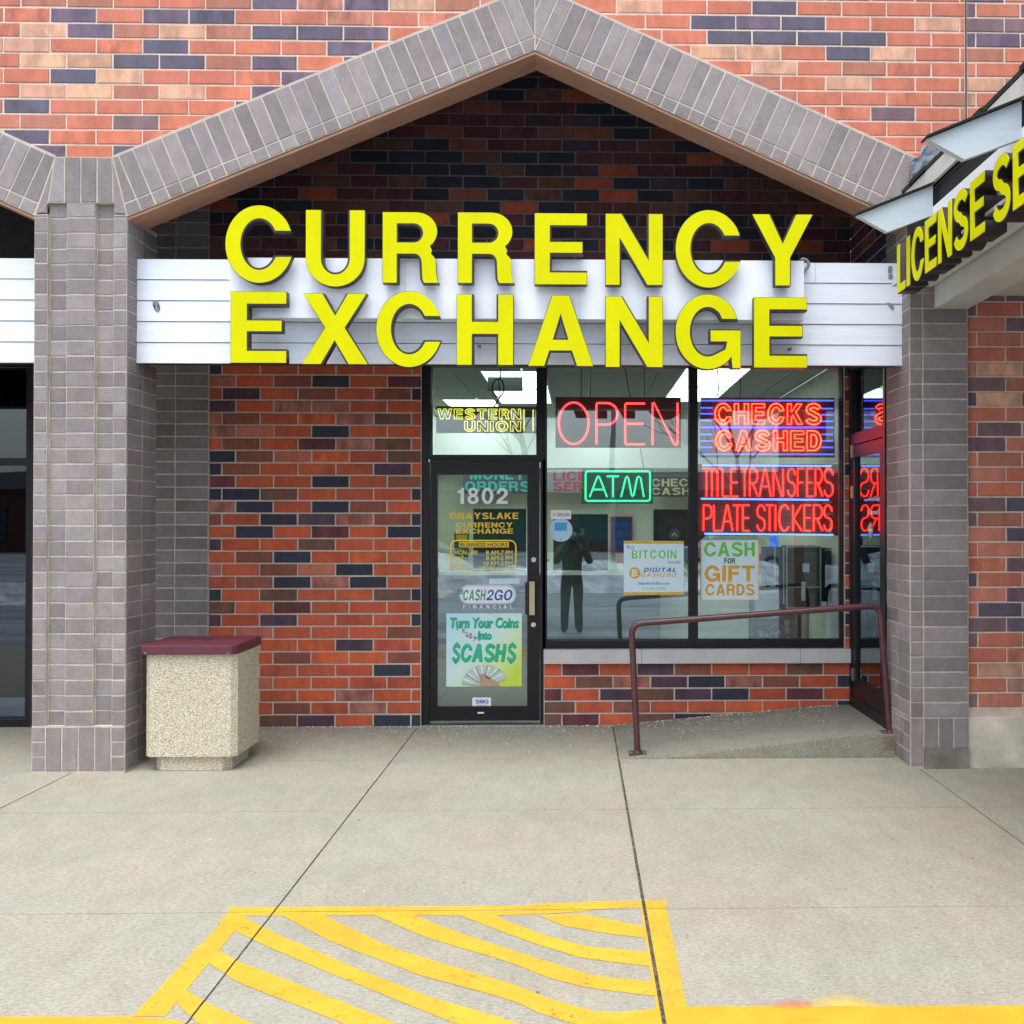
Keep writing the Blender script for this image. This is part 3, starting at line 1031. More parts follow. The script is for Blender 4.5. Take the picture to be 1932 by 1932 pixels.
# grey pilaster on the shop wall
pb = Bricks()
z = .0
xmid = WX(331, YB)
while z < 4.6:
    pb.add(rect(XPI0, xmid, z, z + H), front(YB - .012), grey_tint(.85), .0098)
    pb.add(rect(xmid, XPI1, z, z + H), front(YB - .012), grey_tint(.85), .0098)
    z += H
pb.build("pilaster", M['greybrick'], bld)
obj("pilaster_mortar", B((XPI0 - .1, XPI1, YB - .0118, YB + .2, -.02, 5.32)), M['greymortar'], bld)
# side wall of the recess on the right, above and behind the side door
sw = Bricks()
z = 2.95
r = 0
while z < 5.2:
    for k in range(0, 4):
        a = 7.2 + k * L - (.11 if r % 2 else 0)
        q = clip_poly(rect(-(a + L), -a, z, z + H), rect(-YB, -7.21, z, z + H))
        if q: sw.add(q, facing_left(XS), tint(rng.choice("bbwrdpmm")))
    z += H
    r += 1
sw.build("recess_side_wall", M['brick'], bld)
obj("recess_side_mortar", B((XS + .001, XS + .2, 7.21, YB, 2.95, 5.32)), M['mortar'], bld)

# sill of limestone under the windows
sb = bmesh.new()
xj = [XW0, WX(1210, YB), WX(1507, YB), XS - .002]
for i in range(3): box(sb, xj[i] + .0015, xj[i + 1] - .0015, YB - .055, YB + .2, ZS0, ZS1)
obj("window_sill", sb, M['stone'], bld, bevel=.004)

# ------------------------------------------------------------ shop front: bronze frames, glass, door
YG = YB + .075                                   # glass plane
def frame_box(bm, r, y0=YB + .02, y1=YB + .13):
    x0, x1, z0, z1 = rectW(*r, YB)
    return box(bm, x0, x1, y0, y1, z0, z1)

def window(glass_rect, outer):
    """frame drawn as four bars round the glass; outer = photo rectangle of the frame"""
    x0, x1, z0, z1 = rectW(*glass_rect, YB + .05)
    a0, a1, c0, c1 = rectW(*outer, YB + .05)
    bm = bmesh.new()
    box(bm, a0, x0, YB + .02, YB + .13, c0, c1)
    box(bm, x1, a1, YB + .02, YB + .13, c0, c1)
    box(bm, x0, x1, YB + .022, YB + .128, c0, z0)
    box(bm, x0, x1, YB + .022, YB + .128, z1, c1)
    f = obj("window", bm, M['bronze'], bld)
    obj("pane", B((x0 - .004, x1 + .004, YG, YG + .006, z0 - .004, z1 + .004)), M['glass'], f)
    bm = bmesh.new()                              # black glazing gasket
    for q in ((x0, x0 + .006, z0, z1), (x1 - .006, x1, z0, z1), (x0 + .006, x1 - .006, z0, z0 + .006), (x0 + .006, x1 - .006, z1 - .006, z1)):
        box(bm, q[0], q[1], YG - .014, YG - .001, q[2], q[3])
    obj("gasket", bm, M['black'], f)
    return f
window((1030.5, 660, 1300, 1208), (1024, 655, 1308, 1222))
window((1316, 660, 1586, 1207), (1308.3, 655, 1594, 1222.5))
window((814, 660, 1013, 859), (797, 655, 1023.7, 866))

# door jambs + door leaf
bm = bmesh.new()
frame_box(bm, (796, 866.4, 809.5, 1366))
frame_box(bm, (1019, 866.4, 1029, 1366))
frame_box(bm, (809.7, 866.4, 1018.8, 870.5))
jam = obj("door_frame", bm, M['bronze'], bld)
obj("door_threshold", B((W(800, 1363, YB).x, W(1028, 1363, YB).x, YB - .03, YB + .14, -.01, .012)), M['steel'], bld)
dx0, dx1, dz0, dz1 = rectW(811, 872, 1017.5, 1362, YB)
gx0, gx1, gz0, gz1 = rectW(822.5, 893, 997, 1335.5, YB + .03)
bm = bmesh.new()
y0, y1 = YB + .035, YB + .085
box(bm, dx0, gx0, y0, y1, dz0, dz1); box(bm, gx1, dx1, y0, y1, dz0, dz1)
box(bm, gx0, gx1, y0 + .001, y1 - .001, dz0, gz0); box(bm, gx0, gx1, y0 + .001, y1 - .001, gz1, dz1)
door = obj("door", bm, M['bronze'], bld, bevel=.003)
YD = YB + .055
obj("pane", B((gx0 - .004, gx1 + .004, YD, YD + .006, gz0 - .004, gz1 + .004)), M['glass'], door)
bm = bmesh.new()
for q in ((gx0, gx0 + .010, gz0, gz1), (gx1 - .010, gx1, gz0, gz1), (gx0 + .010, gx1 - .010, gz0, gz0 + .010), (gx0 + .010, gx1 - .010, gz1 - .013, gz1)):
    box(bm, q[0], q[1], YD - .016, YD - .001, q[2], q[3])
obj("gasket", bm, M['black'], door)
h = rectW(999, 1097, 1009, 1160, YB)
obj("handle", B((h[0], h[1], YB - .022, YB - .010, h[2], h[3])), M['brass'], door, bevel=.004)
h2 = rectW(991, 1099, 998.5, 1159, YB)
obj("handle_bracket", B((h2[0], h2[1] + .006, YB - .018, YB + .034, h2[2], h2[3])), M['black'], door, bevel=.003)
for cx_, cy_ in ((1007, 1056), (1006.5, 1178.5)):
    c = W(cx_, cy_, YB + .035)
    bm = disc(bmesh.new(), c, .021, (0, -1, 0), .012, 20, .019)
    disc(bm, c + Vector((0, -.012, 0)), .009, (0, -1, 0), .003, 12)
    lk = obj("lock", bm, M['steel'], door)
    q = c + Vector((0, -.0155, 0))
    obj("keyhole", B((q.x - .0015, q.x + .0015, q.y, q.y + .001, q.z - .005, q.z + .005)), M['black'], lk)
latch = rectW(1012.5, 1049, 1018, 1072, YB)
obj("latch_guard", B((latch[0], latch[1], YB + .02, YB + .034, latch[2], latch[3])), M['black'], door)
c = W(817, 869, YB)
obj("door_pivot", disc(bmesh.new(), c + Vector((-.03, .012, -.012)), .012, (0, 0, 1), .022, 14), M['steel'], door)
sc_ = rectW(901, 1343.5, 913, 1346.5, YB + .03)
obj("kick_badge", B((sc_[0], sc_[1], YB + .0335, YB + .0348, sc_[2], sc_[3])), M['white'], door)

# lettering applied to the door glass
YV = YD - .0022
block("house_number", "1802", (863, 920, 958, 951), YV, M['white'], door, spacing=.2)
block("shop_name", "GRAYSLAKE", (848, 967, 978, 979.5), YV, M["txtgold"], door)
block("shop_name", "CURRENCY", (860, 985.5, 967, 995.5), YV, M["txtgold"], door)
block("shop_name", "EXCHANGE", (860, 997, 968, 1007), YV, M["txtgold"], door)
x0, x1, z0, z1 = rectW(849, 1018.5, 974.5, 1076, YV)
rr = .055
loop = []
for cx_, cz_, a0 in ((x1 - rr, z1 - rr, 0), (x0 + rr, z1 - rr, 90), (x0 + rr, z0 + rr, 180), (x1 - rr, z0 + rr, 270)):
    for k in range(7):
        a = R(a0 + 15 * k)
        loop.append((cx_ + rr * math.cos(a), cz_ + rr * math.sin(a), math.cos(a), math.sin(a)))
bm = bmesh.new()
ins = [bm.verts.new((p[0] - .011 * p[2], YV, p[1] - .011 * p[3])) for p in loop]
out = [bm.verts.new((p[0], YV, p[1])) for p in loop]
for i in range(len(loop)): bm.faces.new((ins[i], ins[(i + 1) % len(loop)], out[(i + 1) % len(loop)], out[i]))
hb = obj("opening_hours", bm, M['txtyel'], door)
obj("opening_hours_heading", sheet(bmesh.new(), (866, 1022.3, 960, 1032.8), YV, .0006), M['txtgold'], door)
text("opening_hours_heading", "BUSINESS HOURS", (868.5, 1024.4, 957.5, 1031.3), YV - .001, M['txtblk'], door, bold=.01, extrude=.0003)
for rw, (d, hh) in enumerate((("MON - FRI", "8 AM-7 PM"), ("SAT", "8 AM-5 PM"), ("SUN", "10 AM-3 PM"))):
    yy = (1038.5, 1048.8, 1059.2)[rw]
    text("opening_day", d, (858, yy, (901, 875, 876)[rw], yy + 8), YV, M['txtyel'], door, bold=.014, extrude=.0003)
    text("opening_time", hh, ((917, 917, 913)[rw], yy, 967, yy + 8), YV, M['txtyel'], door, bold=.014, extrude=.0003)

# side door of the neighbour, facing left in the recess (plane X = XS)
XSd = XS
def ysd(px): return XSd / ((W(px, 985, 1.0).x))       # depth at which this photo column meets the plane
ya, yb_ = YB - .01, 7.22
fr = bmesh.new()
for a, b, c, d in ((ya - .07, ya, .16, 2.95), (yb_, yb_ + .05, .16, 2.95), (yb_ + .05, ya - .07, 2.27, 2.36), (yb_ + .05, ya - .07, 2.88, 2.95), (yb_ + .05, ya - .07, .16, .24)):
    box(fr, XSd - .02, XSd + .07, a, b, c, d)
sdr = obj("side_door", fr, M['bronze'], bld, bevel=.002)
obj("transom_pane", B((XSd + .02, XSd + .026, yb_ + .05, ya - .07, 2.36, 2.88)), M['darkglass'], sdr)
lf = bmesh.new()
for a, b, c, d in ((ya - .16, ya - .075, .245, 2.262), (yb_ + .055, yb_ + .14, .245, 2.262), (yb_ + .14, ya - .16, .245, .40), (yb_ + .14, ya - .16, 2.17, 2.262)):
    box(lf, XSd - .015, XSd + .03, a, b, c, d)
obj("door_leaf", lf, M['bronze'], sdr, bevel=.002)
obj("pane", B((XSd + .006, XSd + .012, yb_ + .14, ya - .16, .40, 2.17)), M['darkglass'], sdr)
for zc in (.42, 1.89, 2.22):
    bmh = B((XSd - .032, XSd - .016, ya - .115, ya - .085, zc - .05, zc + .05))
    obj("hinge", bmh, M['brass' if zc > 1 else 'steel'], sdr, bevel=.003)
# dark room behind that door and behind the left bay window
bm = bmesh.new()
box(bm, XS + 1.6, XS + 1.65, 6.98, YB, 0, 2.95)
box(bm, XS + .08, XS + 1.6, 6.97, 7.0, 0, 2.95)
box(bm, XS + .08, XS + 1.6, YB - .02, YB, 0, 2.95)
box(bm, XS + .08, XS + 1.6, 7.0, YB - .02, 2.95, 3.0)
obj("side_room_wall", bm, M['dark'], bld)
for body, ya2, yb2, za2, zb3 in (("Animal Hospital", 7.72, 7.36, 1.80, 1.845), ("& Treatment Center", 7.74, 7.30, 1.705, 1.745)):
    me = text_mesh(body, extrude=.0003)
    link("side_door_lettering", fit(me, ya2, yb2, za2, zb3, XSd + .003, True), M['white'], sdr)
obj("round_emblem", disc(bmesh.new(), (XSd + .004, 7.66, 1.585), .062, (-1, 0, 0), .001, 24), M['txtgrey'], sdr)
obj("emblem_cross", B((XSd + .0015, XSd + .0025, 7.65, 7.67, 1.535, 1.635), (XSd + .0016, XSd + .0026, 7.61, 7.71, 1.575, 1.595)), M['white'], sdr)

# left bay shop front (only its right edge is in view)
def left_bay():
    xl, xr = XPL - BAYW + .75, WX(58, YB)
    bm = bmesh.new()
    for x in (xl, xl + 1.5, xl + 3.0, xr - .05): box(bm, x, x + .05, YB + .02, YB + .12, 0, 2.95)
    for za, zb in ((0, .06), (WZ(878, YB), WZ(865, YB)), (2.9, 2.95)): box(bm, xl + .05, xr - .05, YB + .022, YB + .118, za, zb)
    f = obj("neighbour_window", bm, M['bronze'], bld)
    obj("pane", B((xl + .02, xr - .02, YG, YG + .006, .05, 2.92)), M['darkglass'], f)
    rm = bmesh.new()
    box(rm, xl - .5, xr + .35, 9.6, 9.7, 0, 3); box(rm, xl - .5, xl - .45, YB + .2, 9.6, 0, 3); box(rm, xr + .30, xr + .35, YB + .2, 9.6, 0, 3)
    box(rm, xl - .45, xr + .3, YB + .2, 9.6, 2.96, 3.0)
    obj("neighbour_room_wall", rm, M['dark'], bld)
    w_ = bmesh.new()
    box(w_, XL, xr, YB + .003, YB + .2, 2.95, 5.32); box(w_, xr, XPI0 - .1, YB + .003, YB + .2, -.02, 5.32)
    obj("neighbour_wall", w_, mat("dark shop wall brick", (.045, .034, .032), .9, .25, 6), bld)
left_bay()

# ------------------------------------------------------------ white siding band in both bays
def siding(xl, xr, zb, zt):
    bm = bmesh.new()
    n = 5
    hgt = (zt - zb) / n
    for i in range(n):
        z0 = zb + i * hgt
        cuts = sorted([xl] + [xl + f * (xr - xl) for f in ((.62,), (.30, .83), (.55,), (.12, .72), (.40, .885))[i]] + [xr])
        for a, b in zip(cuts, cuts[1:]):
            v = [Vector((a + .001, YF, z0 + .002)), Vector((a + .001, YF + .006, z0 + hgt - .003)), Vector((a + .001, YF + .03, z0 + hgt - .003)), Vector((a + .001, YF + .03, z0 + .002))]
            prism(bm, v, (b - a - .002, 0, 0))
    o = obj("siding_band", bm, M['siding'], bld)
    obj("siding_beam", B((xl + .004, xr - .004, YF + .028, YF + .18, zb + .015, zt - .01)), M['dark'], bld)
    return o
zb_, zt_ = (WZ(683, YF, 255) + WZ(692, YF, 1695)) / 2, (WZ(487, YF, 255) + WZ(496, YF, 1695)) / 2
sd1 = siding(XPR + .003, XS - .012, zb_, zt_)
siding(XPL - BAYW + .62, XPL - .003, zb_, zt_)
for (px, py, pts) in ((295, 577, [(-6, -10), (2, -11), (5, -4), (3, 2), (7, 8), (2, 12), (-3, 8), (-2, 0), (-7, -4)]), (1680, 509, [(-4, -7), (3, -7), (4, 0), (2, 6), (-4, 7), (-5, 1)]), (1680, 577, [(-7, -6), (1, -5), (6, 0), (7, 6), (2, 7), (-2, 1)]), (1680, 522, [(-4, -4), (4, -5), (5, 3), (0, 6), (-4, 4)])):
    bm = bmesh.new()
    c = W(px, py, YF)
    k = 1 / 278
    prism(bm, [Vector((c.x + a * k, YF - .0015, c.z - b * k)) for a, b in pts], (0, .0008, 0))
    bmesh.ops.triangulate(bm, faces=bm.faces)
    obj("peeled_paint", bm, M['patch'], sd1)
# short conduit bent over the top of the band
cc = W(1516, 502, YF - .03)
hook = [(cc.x, cc.y, cc.z - .045)] + [(cc.x + .035 * math.cos(a) - .0, cc.y, cc.z + .012 + .035 * math.sin(a)) for a in [R(d) for d in range(-60, 121, 20)]]
hk = tube("conduit_elbow", [hook], .011, M['patch'], bld)

# ================================================================== SIGN: CURRENCY EXCHANGE in separate letters
YL = 6.615                                        # front of the letter faces
sgn = empty("shop_sign", W(966, 600, YF), "big yellow block letters CURRENCY EXCHANGE on a white panel across the siding band", "sign")
px0, px1, pz0, pz1 = rectW(433, 487, 1517, 604, 6.712)
bm = bmesh.new()
pm = [px0, W(765, 500, 6.712).x, W(1094, 500, 6.712).x, px1]
zt1 = (W(433, 487, 6.712).z + W(1517, 491, 6.712).z) / 2
zb1 = (W(433, 600, 6.712).z + W(1517, 603, 6.712).z) / 2
for i in range(3): box(bm, pm[i] + .0008, pm[i + 1] - .0008, 6.712, YF - .002, zb1, zt1)
pnl = obj("sign_panel", bm, M['panel'], sgn)
for px in (770, 1088, 1100):
    for py in (492, 598): obj("panel_screw", disc(bmesh.new(), W(px, py, 6.712), .004, (0, -1, 0), .002, 8), M['steel'], pnl)
rows = [("CURRENCY", [(425, 550, 388, 533), (577, 688, 397, 540), (722, 828, 401, 533), (864, 970, 401.5, 533.5), (1009, 1107, 403, 536), (1143, 1250, 404, 537), (1275, 1397, 397, 542), (1420, 1533, 405, 538)]),
        ("EXCHANGE", [(435, 540, 551, 684), (570, 694, 554.5, 686.5), (710, 831, 550, 692), (862, 968, 556, 688), (997, 1119, 558, 690), (1143, 1250, 560, 692), (1275, 1397, 556, 696), (1423, 1522, 562, 693)])]
for word, bx in rows:
    for ch, (a, b, t, d) in zip(word, bx):
        x0, x1, z0, z1 = rectW(a, t, b, d, YL)
        me = fit(outline_mesh(ch, .5, .008), x0 - .003, x1 + .003, z0 - .003, z1 + .003, 0)
        for v in me.vertices: v.co.y = YL + .004 if v.co.y < 0 else YL + .066
        lt = link("letter", me, M['return'], sgn)
        me = fit(outline_mesh(ch, .5, -.012), x0, x1, z0, z1, 0)
        for v in me.vertices: v.co.y = YL if v.co.y < 0 else YL + .0055
        link("letter_face", me, M['face'], lt)
for px, py in ((905, 655), (1488, 660), (1060, 604)):       # small brackets that carry the lower row
    p = W(px, py, YF - .002)
    obj("letter_bracket", B((p.x - .011, p.x + .011, p.y - .05, p.y, p.z - .006, p.z + .006)), M['patch'], sgn)

# ================================================================== entrance canopy on the right and its LICENSE SERVICE letters
cnp = empty("entrance_canopy", (2.3, 6.6, 3.2), "pale canopy with black shingle roof and two pale grey board fins, on the right", "canopy")
NEAR = 2.6
rs = .40
bm = bmesh.new()
for i in range(9):                                  # shingle courses, each lapping the one below
    a, b = 2.165 + i * .28, 2.165 + (i + 1) * .28 + .02
    za, zb2 = 3.845 + (a - 2.165) * rs, 3.845 + (b - 2.165) * rs
    y = NEAR
    while y < YP - .01:
        ye = min(y + rng.uniform(.22, .34), YP - .004)
        j = rng.uniform(-.012, .012)
        v = [Vector((a + j, y, za + .030)), Vector((b, y, zb2 + .012)), Vector((b, y, zb2 - .002)), Vector((a + j, y, za + .002))]
        prism(bm, v, (0, ye - y - .004, 0))
        y = ye
obj("shingle_roof", bm, M['shingle'], cnp)
bm = bmesh.new()
prism(bm, [Vector((2.20, NEAR, 3.845)), Vector((4.7, NEAR, 3.845 + 2.5 * rs)), Vector((4.7, NEAR, 3.75 + 2.5 * rs)), Vector((2.20, NEAR, 3.80))], (0, YP - .004 - NEAR, 0))
obj("roof_deck", bm, M['dark'], cnp)
obj("eave_board", B((2.178, 2.198, NEAR, YP - .004, 3.735, 3.842)), M['cream'], cnp)
obj("eave_soffit", B((2.2, 2.60, NEAR, YP - .02, 3.70, 3.72)), M['dark'], cnp)
# canopy side: sign board, soffit and beam
obj("sign_board", B((2.165, 2.20, NEAR, 6.09, 3.245, 3.57)), M['panel'], cnp, bevel=.003)
obj("board_backing", B((2.205, 2.42, NEAR, YP - .02, 3.26, 3.70)), M['dark'], cnp)
obj("canopy_soffit", B((2.10, 2.372, NEAR, YP - .01, 3.225, 3.243)), M['cream'], cnp)
bx0, bx1, bz0, bz1 = W(1762, 560, YP).x, W(1826, 560, YP).x, W(1762, 583, YP).z, W(1762, 537, YP).z
obj("canopy_beam", B((bx0, bx1 - .003, NEAR, YP - .008, bz0, bz1)), M['cream'], cnp, bevel=.006)
for i, yf_ in enumerate((6.10, 4.87, 3.64)):
    bm = bmesh.new()
    prof_ = [(1.70, 3.515), (2.165, 3.515 + .465 * .41), (2.165, 3.515 + .465 * .41 - .185), (1.885, 3.415)]
    prism(bm, [Vector((x, yf_ - .02, z)) for x, z in prof_], (0, .04, 0))
    fn = obj("board_fin", bm, M['fin'], cnp, bevel=.002)
    bm = bmesh.new()
    prism(bm, [Vector((1.692, yf_ - .045, 3.516)), Vector((2.165, yf_ - .045, 3.516 + .473 * .41)), Vector((2.165, yf_ - .045, 3.526 + .473 * .41)), Vector((1.692, yf_ - .045, 3.526))], (0, .09, 0))
    obj("fin_cap", bm, M['shingle'], fn)
# the far side of the canopy: its ceiling, outer wall and brick pier, met in the photo only in reflections
obj("canopy_ceiling", B((bx1 + .002, 4.7, NEAR, YP - .05, 3.16, 3.19)), M['cream'], cnp)
obj("canopy_wall", B((4.7, 4.9, NEAR, YP - .05, -.02, 3.7)), mat("canopy outer wall", (.20, .065, .04), .9, .2, 4), cnp)
pb2 = Bricks()
side_bricks(pb2, 2.62, 3.45, 4.40, .01, 3.06, False, [.2375] * 4)
z = .01
while z < 3.0:
    pb2.add(rect(2.62, 2.92, z, z + H), front(3.45), grey_tint(), .0098); pb2.add(rect(2.92, 3.22, z, z + H), front(3.45), grey_tint(), .0098)
    z += H
pr_ = pb2.build("canopy_pier", M['greybrick'], cnp)
obj("pier_mortar", B((2.6205, 3.22, 3.4505, 4.40, -.02, 3.06)), M['greymortar'], pr_)
# crumpled flashing where the roof meets the brickwork
bm = bmesh.new()
random.seed(3)
nx, nz = 10, 9
fx0, fx1, fz0, fz1 = W(1716, 340, YP).x, W(1790, 340, YP).x, 3.86, W(1740, 277, YP).z
gv = {}
for i in range(nx + 1):
    for k in range(nz + 1):
        tz = fz0 + (fz1 - fz0) * k / nz * (1 if i > 2 else .72)
        gv[i, k] = bm.verts.new((fx0 + (fx1 - fx0) * i / nx, YP - .03 + rng.uniform(-.005, .005), tz))
for i in range(nx):
    for k in range(nz): bm.faces.new((gv[i, k], gv[i + 1, k], gv[i + 1, k + 1], gv[i, k + 1]))
bmesh.ops.solidify(bm, geom=bm.faces[:], thickness=.012)
obj("roof_flashing", bm, M['flash'], cnp)

lic = empty("canopy_sign", (2.1, 6.4, 3.1), "yellow block letters LICENSE SERVICE along the side of the canopy", "sign")
XLt = 2.045
def yX(px): return XLt / W(px, 985, 1.0).x
zl0, zl1 = 3.112, 3.418
ys = [("L", 1693.6, 1714.5), ("I", 1716, 1724.5), ("C", 1726, 1757), ("E", 1760, 1788.5), ("N", 1793, 1825.5), ("S", 1829.5, 1866), ("E", 1868, 1911)]
LX = []
y = yX(1693.6)
hgt = zl1 - zl0
adv = {'L': .20, 'I': .098, 'C': .262, 'E': .232, 'N': .262, 'S': .245, 'R': .26, 'V': .25}
wid = {'L': .17, 'I': .066, 'C': .232, 'E': .20, 'N': .225, 'S': .21, 'R': .22, 'V': .225}
for ch in "LICENSE":
    LX.append((ch, y, y - wid[ch] * .92)); y -= adv[ch] * .925
y -= .075
for ch in "SERVICE":
    LX.append((ch, y, y - wid[ch] * .92)); y -= adv[ch] * .925
for ch, a, b in LX:
    if b < NEAR: continue
    ov = .008 if ch in "CS" else 0
    me = outline_mesh(ch, .5, .004)
    me2 = outline_mesh(ch, .5, -.012)
    for mm, d0, d1, e in ((me, .004, .115, .002), (me2, 0, .0055, 0)):
        xs = [v.co.x for v in mm.vertices]; zs = [v.co.y for v in mm.vertices]
        xa, xb, za, zb2 = min(xs), max(xs), min(zs), max(zs)
        for v in mm.vertices:
            u = (v.co.x - xa) / (xb - xa); t = (v.co.y - za) / (zb2 - za)
            yy = a + e + (b - e - a - e) * u
            v.co = (XLt + (d0 if v.co.z > 0 else d1), yy, zl0 - ov - e + (hgt + 2 * ov + 2 * e) * t)
    lt = link("letter", me, M['return'], lic)
    link("letter_face", me2, M['face'], lt)

# ================================================================== ramp, railing, trash can
bm = bmesh.new()
rx0, rx1 = .30, XQL - .004
yr = 7.03
tops = [(rx0, .004), (1.95, .150), (rx1, .158)]
def rampsec(y): return [Vector((x, y, z)) for x, z in tops]
a = [bm.verts.new(p) for p in rampsec(yr)] ; b = [bm.verts.new(p) for p in rampsec(YB - .004)]
la = [bm.verts.new((x, yr - .01, -.03)) for x, z in tops]; lb = [bm.verts.new((x, YB - .004, -.03)) for x, z in tops]
for i in range(2):
    bm.faces.new((a[i], a[i + 1], b[i + 1], b[i])); bm.faces.new((la[i], la[i + 1], a[i + 1], a[i])); bm.faces.new((lb[i], b[i], b[i + 1], lb[i + 1])); bm.faces.new((la[i], lb[i], lb[i + 1], la[i + 1]))
bm.faces.new((la[0], a[0], b[0], lb[0])); bm.faces.new((la[2], lb[2], b[2], a[2]))
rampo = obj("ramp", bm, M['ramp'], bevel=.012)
tagit(rampo, kind='structure')

rl = empty("handrail", (.4, 7.12, 0), "maroon pipe handrail along the front edge of the concrete ramp", "railing")
yh = 7.11
def rz(x): return .004 + (x - rx0) * (.146 / 1.65) if x < 1.95 else .152
p0, p1 = W(1203, 1420, yh), W(1679, 1388, yh)
t0, t1 = W(1191, 1177, yh), W(1660, 1142, yh)
rr = .085
def bend(a, c, b, n=7):
    return [((1 - t) ** 2 * a + 2 * t * (1 - t) * c + t * t * b) for t in [i / n for i in range(n + 1)]]
dirn = (t1 - t0).normalized()
c0, c1 = t0, t1
up0 = (c0 - p0).normalized(); up1 = (c1 - p1).normalized()
path = [Vector((p0.x, yh, rz(p0.x)))] + bend(c0 - up0 * rr, c0, c0 + dirn * rr) + bend(c1 - dirn * rr, c1, c1 - up1 * rr) + [Vector((p1.x, yh, rz(p1.x)))]
tube("rail_pipe", [path], .0225, M['rail'], rl, 6)
for p in (p0, p1):
    zc = rz(p.x)
    bm = B((p.x - .06, p.x + .06, yh - .05, yh + .05, zc - .004, zc + .010))
    disc(bm, (p.x, yh, zc + .0102), .034, (0, 0, 1), .014, 16, .028)
    pl_ = obj("post_plate", bm, M['rail'], rl)
    for sx in (-1, 1):
        for sy in (-1, 1): obj("anchor_bolt", disc(bmesh.new(), (p.x + sx * .046, yh + sy * .036, zc + .0102), .007, (0, 0, 1), .008, 6), M['patch'], pl_)
M['rust'] = spray("rust stain", (.24, .095, .02), p1.x - .02, yr - .01, (.11, 9), .95, .35)
bm = bmesh.new()
v = [bm.verts.new(q) for q in ((p1.x - .14, yr - .013, .05), (p1.x + .10, yr - .013, .05), (p1.x + .10, yr - .0042, .148), (p1.x - .14, yr - .0042, .147))]
bm.faces.new(v)
tagit(obj("rust_marking", bm, M['rust']), kind='structure')

tc = empty("trash_can", (-2.58, 6.98, 0), "square pebbled concrete trash can with a maroon lid beside the grey pillar", "trash can")
def octo(x0, x1, y0, y1, c): return [(x0 + c, y0), (x1 - c, y0), (x1, y0 + c), (x1, y1 - c), (x1 - c, y1), (x0 + c, y1), (x0, y1 - c), (x0, y0 + c)]
ty0, ty1 = 6.72, 7.23
tx0, tx1 = WX(273.5, ty0), WX(443, ty0) + .012
bm = bmesh.new()
prism(bm, [Vector((x, y, .098)) for x, y in octo(tx0, tx1, ty0, ty1, .035)], (0, 0, .675))
body = obj("body", bm, M['agg'], tc, bevel=.010)
bm = bmesh.new()
prism(bm, [Vector((x, y, .002)) for x, y in octo(tx0 + .05, tx1 - .05, ty0 + .03, ty1 - .05, .05)], (0, 0, .096))
obj("plinth", bm, M['agg'], tc, bevel=.006)
bm = bmesh.new()
zl = .776
l0, l1, m0, m1 = tx0 - .03, tx1 + .004, ty0 - .03, ty1 + .03
prism(bm, [Vector((x, y, zl)) for x, y in octo(l0, l1, m0, m1, .025)], (0, 0, .022))
top_v = [f for f in bm.faces if all(abs(v.co.z - (zl + .022)) < 1e-5 for v in f.verts)]
r_ = bmesh.ops.inset_region(bm, faces=top_v, thickness=.17, depth=0)
for v in top_v[0].verts: v.co.z += .040
lid = obj("lid", bm, M['lid'], tc, bevel=.008)
cx_, cy_ = (l0 + l1) / 2, (m0 + m1) / 2
bm = disc(bmesh.new(), (cx_ - .03, cy_ + .03, zl + .0625), .09, (0, 0, 1), .004, 28, .085)
obj("lid_opening", bm, flat("dark maroon plastic", (.07, .014, .028)), lid)
for x_ in (l0 + .05, l1 - .05): obj("lid_rivet", disc(bmesh.new(), (x_, m0 - .0005, zl + .011), .006, (0, -1, 0), .003, 8), M['patch'], lid)

# salt grains scattered along the foot of the wall
bm = bmesh.new()
def grain(x, y, z, s):
    v = [bm.verts.new((x + rng.uniform(-s, s), y + rng.uniform(-s, s), z + (s * .9 if k == 3 else 0))) for k in range(4)]
    for f in ((0, 1, 3), (1, 2, 3), (2, 0, 3), (0, 2, 1)): bm.faces.new([v[i] for i in f])
for k in range(1600):
    x = rng.uniform(-2.6, 2.15)
    d = min(1.3, abs(rng.gauss(0, .30)))
    if k % 3 == 0: d = abs(rng.gauss(0, .03))
    y = YB - .02 - d
    z = .001
    if x > rx0 + .02: z = rz(x) if y > yr + .02 else .001
    grain(x, y, z + .0005, rng.uniform(.002, .0075) * (1.3 if d < .06 else 1))
for k in range(40):
    grain(rng.uniform(-5, 4), rng.uniform(3.6, 6.6), .001, rng.uniform(.002, .006))
so_ = obj("road_salt", bm, M['white'])
tagit(so_, "white salt grains scattered on the concrete along the wall", "salt", kind='stuff')

# grit packed into the open joints and along the foot of the ramp
bm = bmesh.new()
for k in range(520):
    y = rng.uniform(3.3, 7.0)
    grain(.285 + rng.gauss(0, .006), y, -.004, rng.uniform(.002, .006))
for k in range(160): grain(-1.285 + rng.gauss(0, .004), rng.uniform(3.3, 8.0), -.004, rng.uniform(.0015, .004))
for k in range(240): grain(rng.uniform(.25, 2.2), yr - .016 + rng.gauss(0, .006), .0005, rng.uniform(.0015, .0055))
for k in range(90): grain(2.285 + rng.gauss(0, .006), rng.uniform(5.0, 6.7), -.004, rng.uniform(.002, .006))
for k in range(60): grain(rng.uniform(-4, 3.5), rng.uniform(3.5, 6.6), .0005, rng.uniform(.002, .005))
tagit(obj("grit", bm, mat("dark grit", (.07, .055, .04), .95, .6, 60)), "dark grit packed in the pavement joints and along the ramp", "grit", kind='stuff')
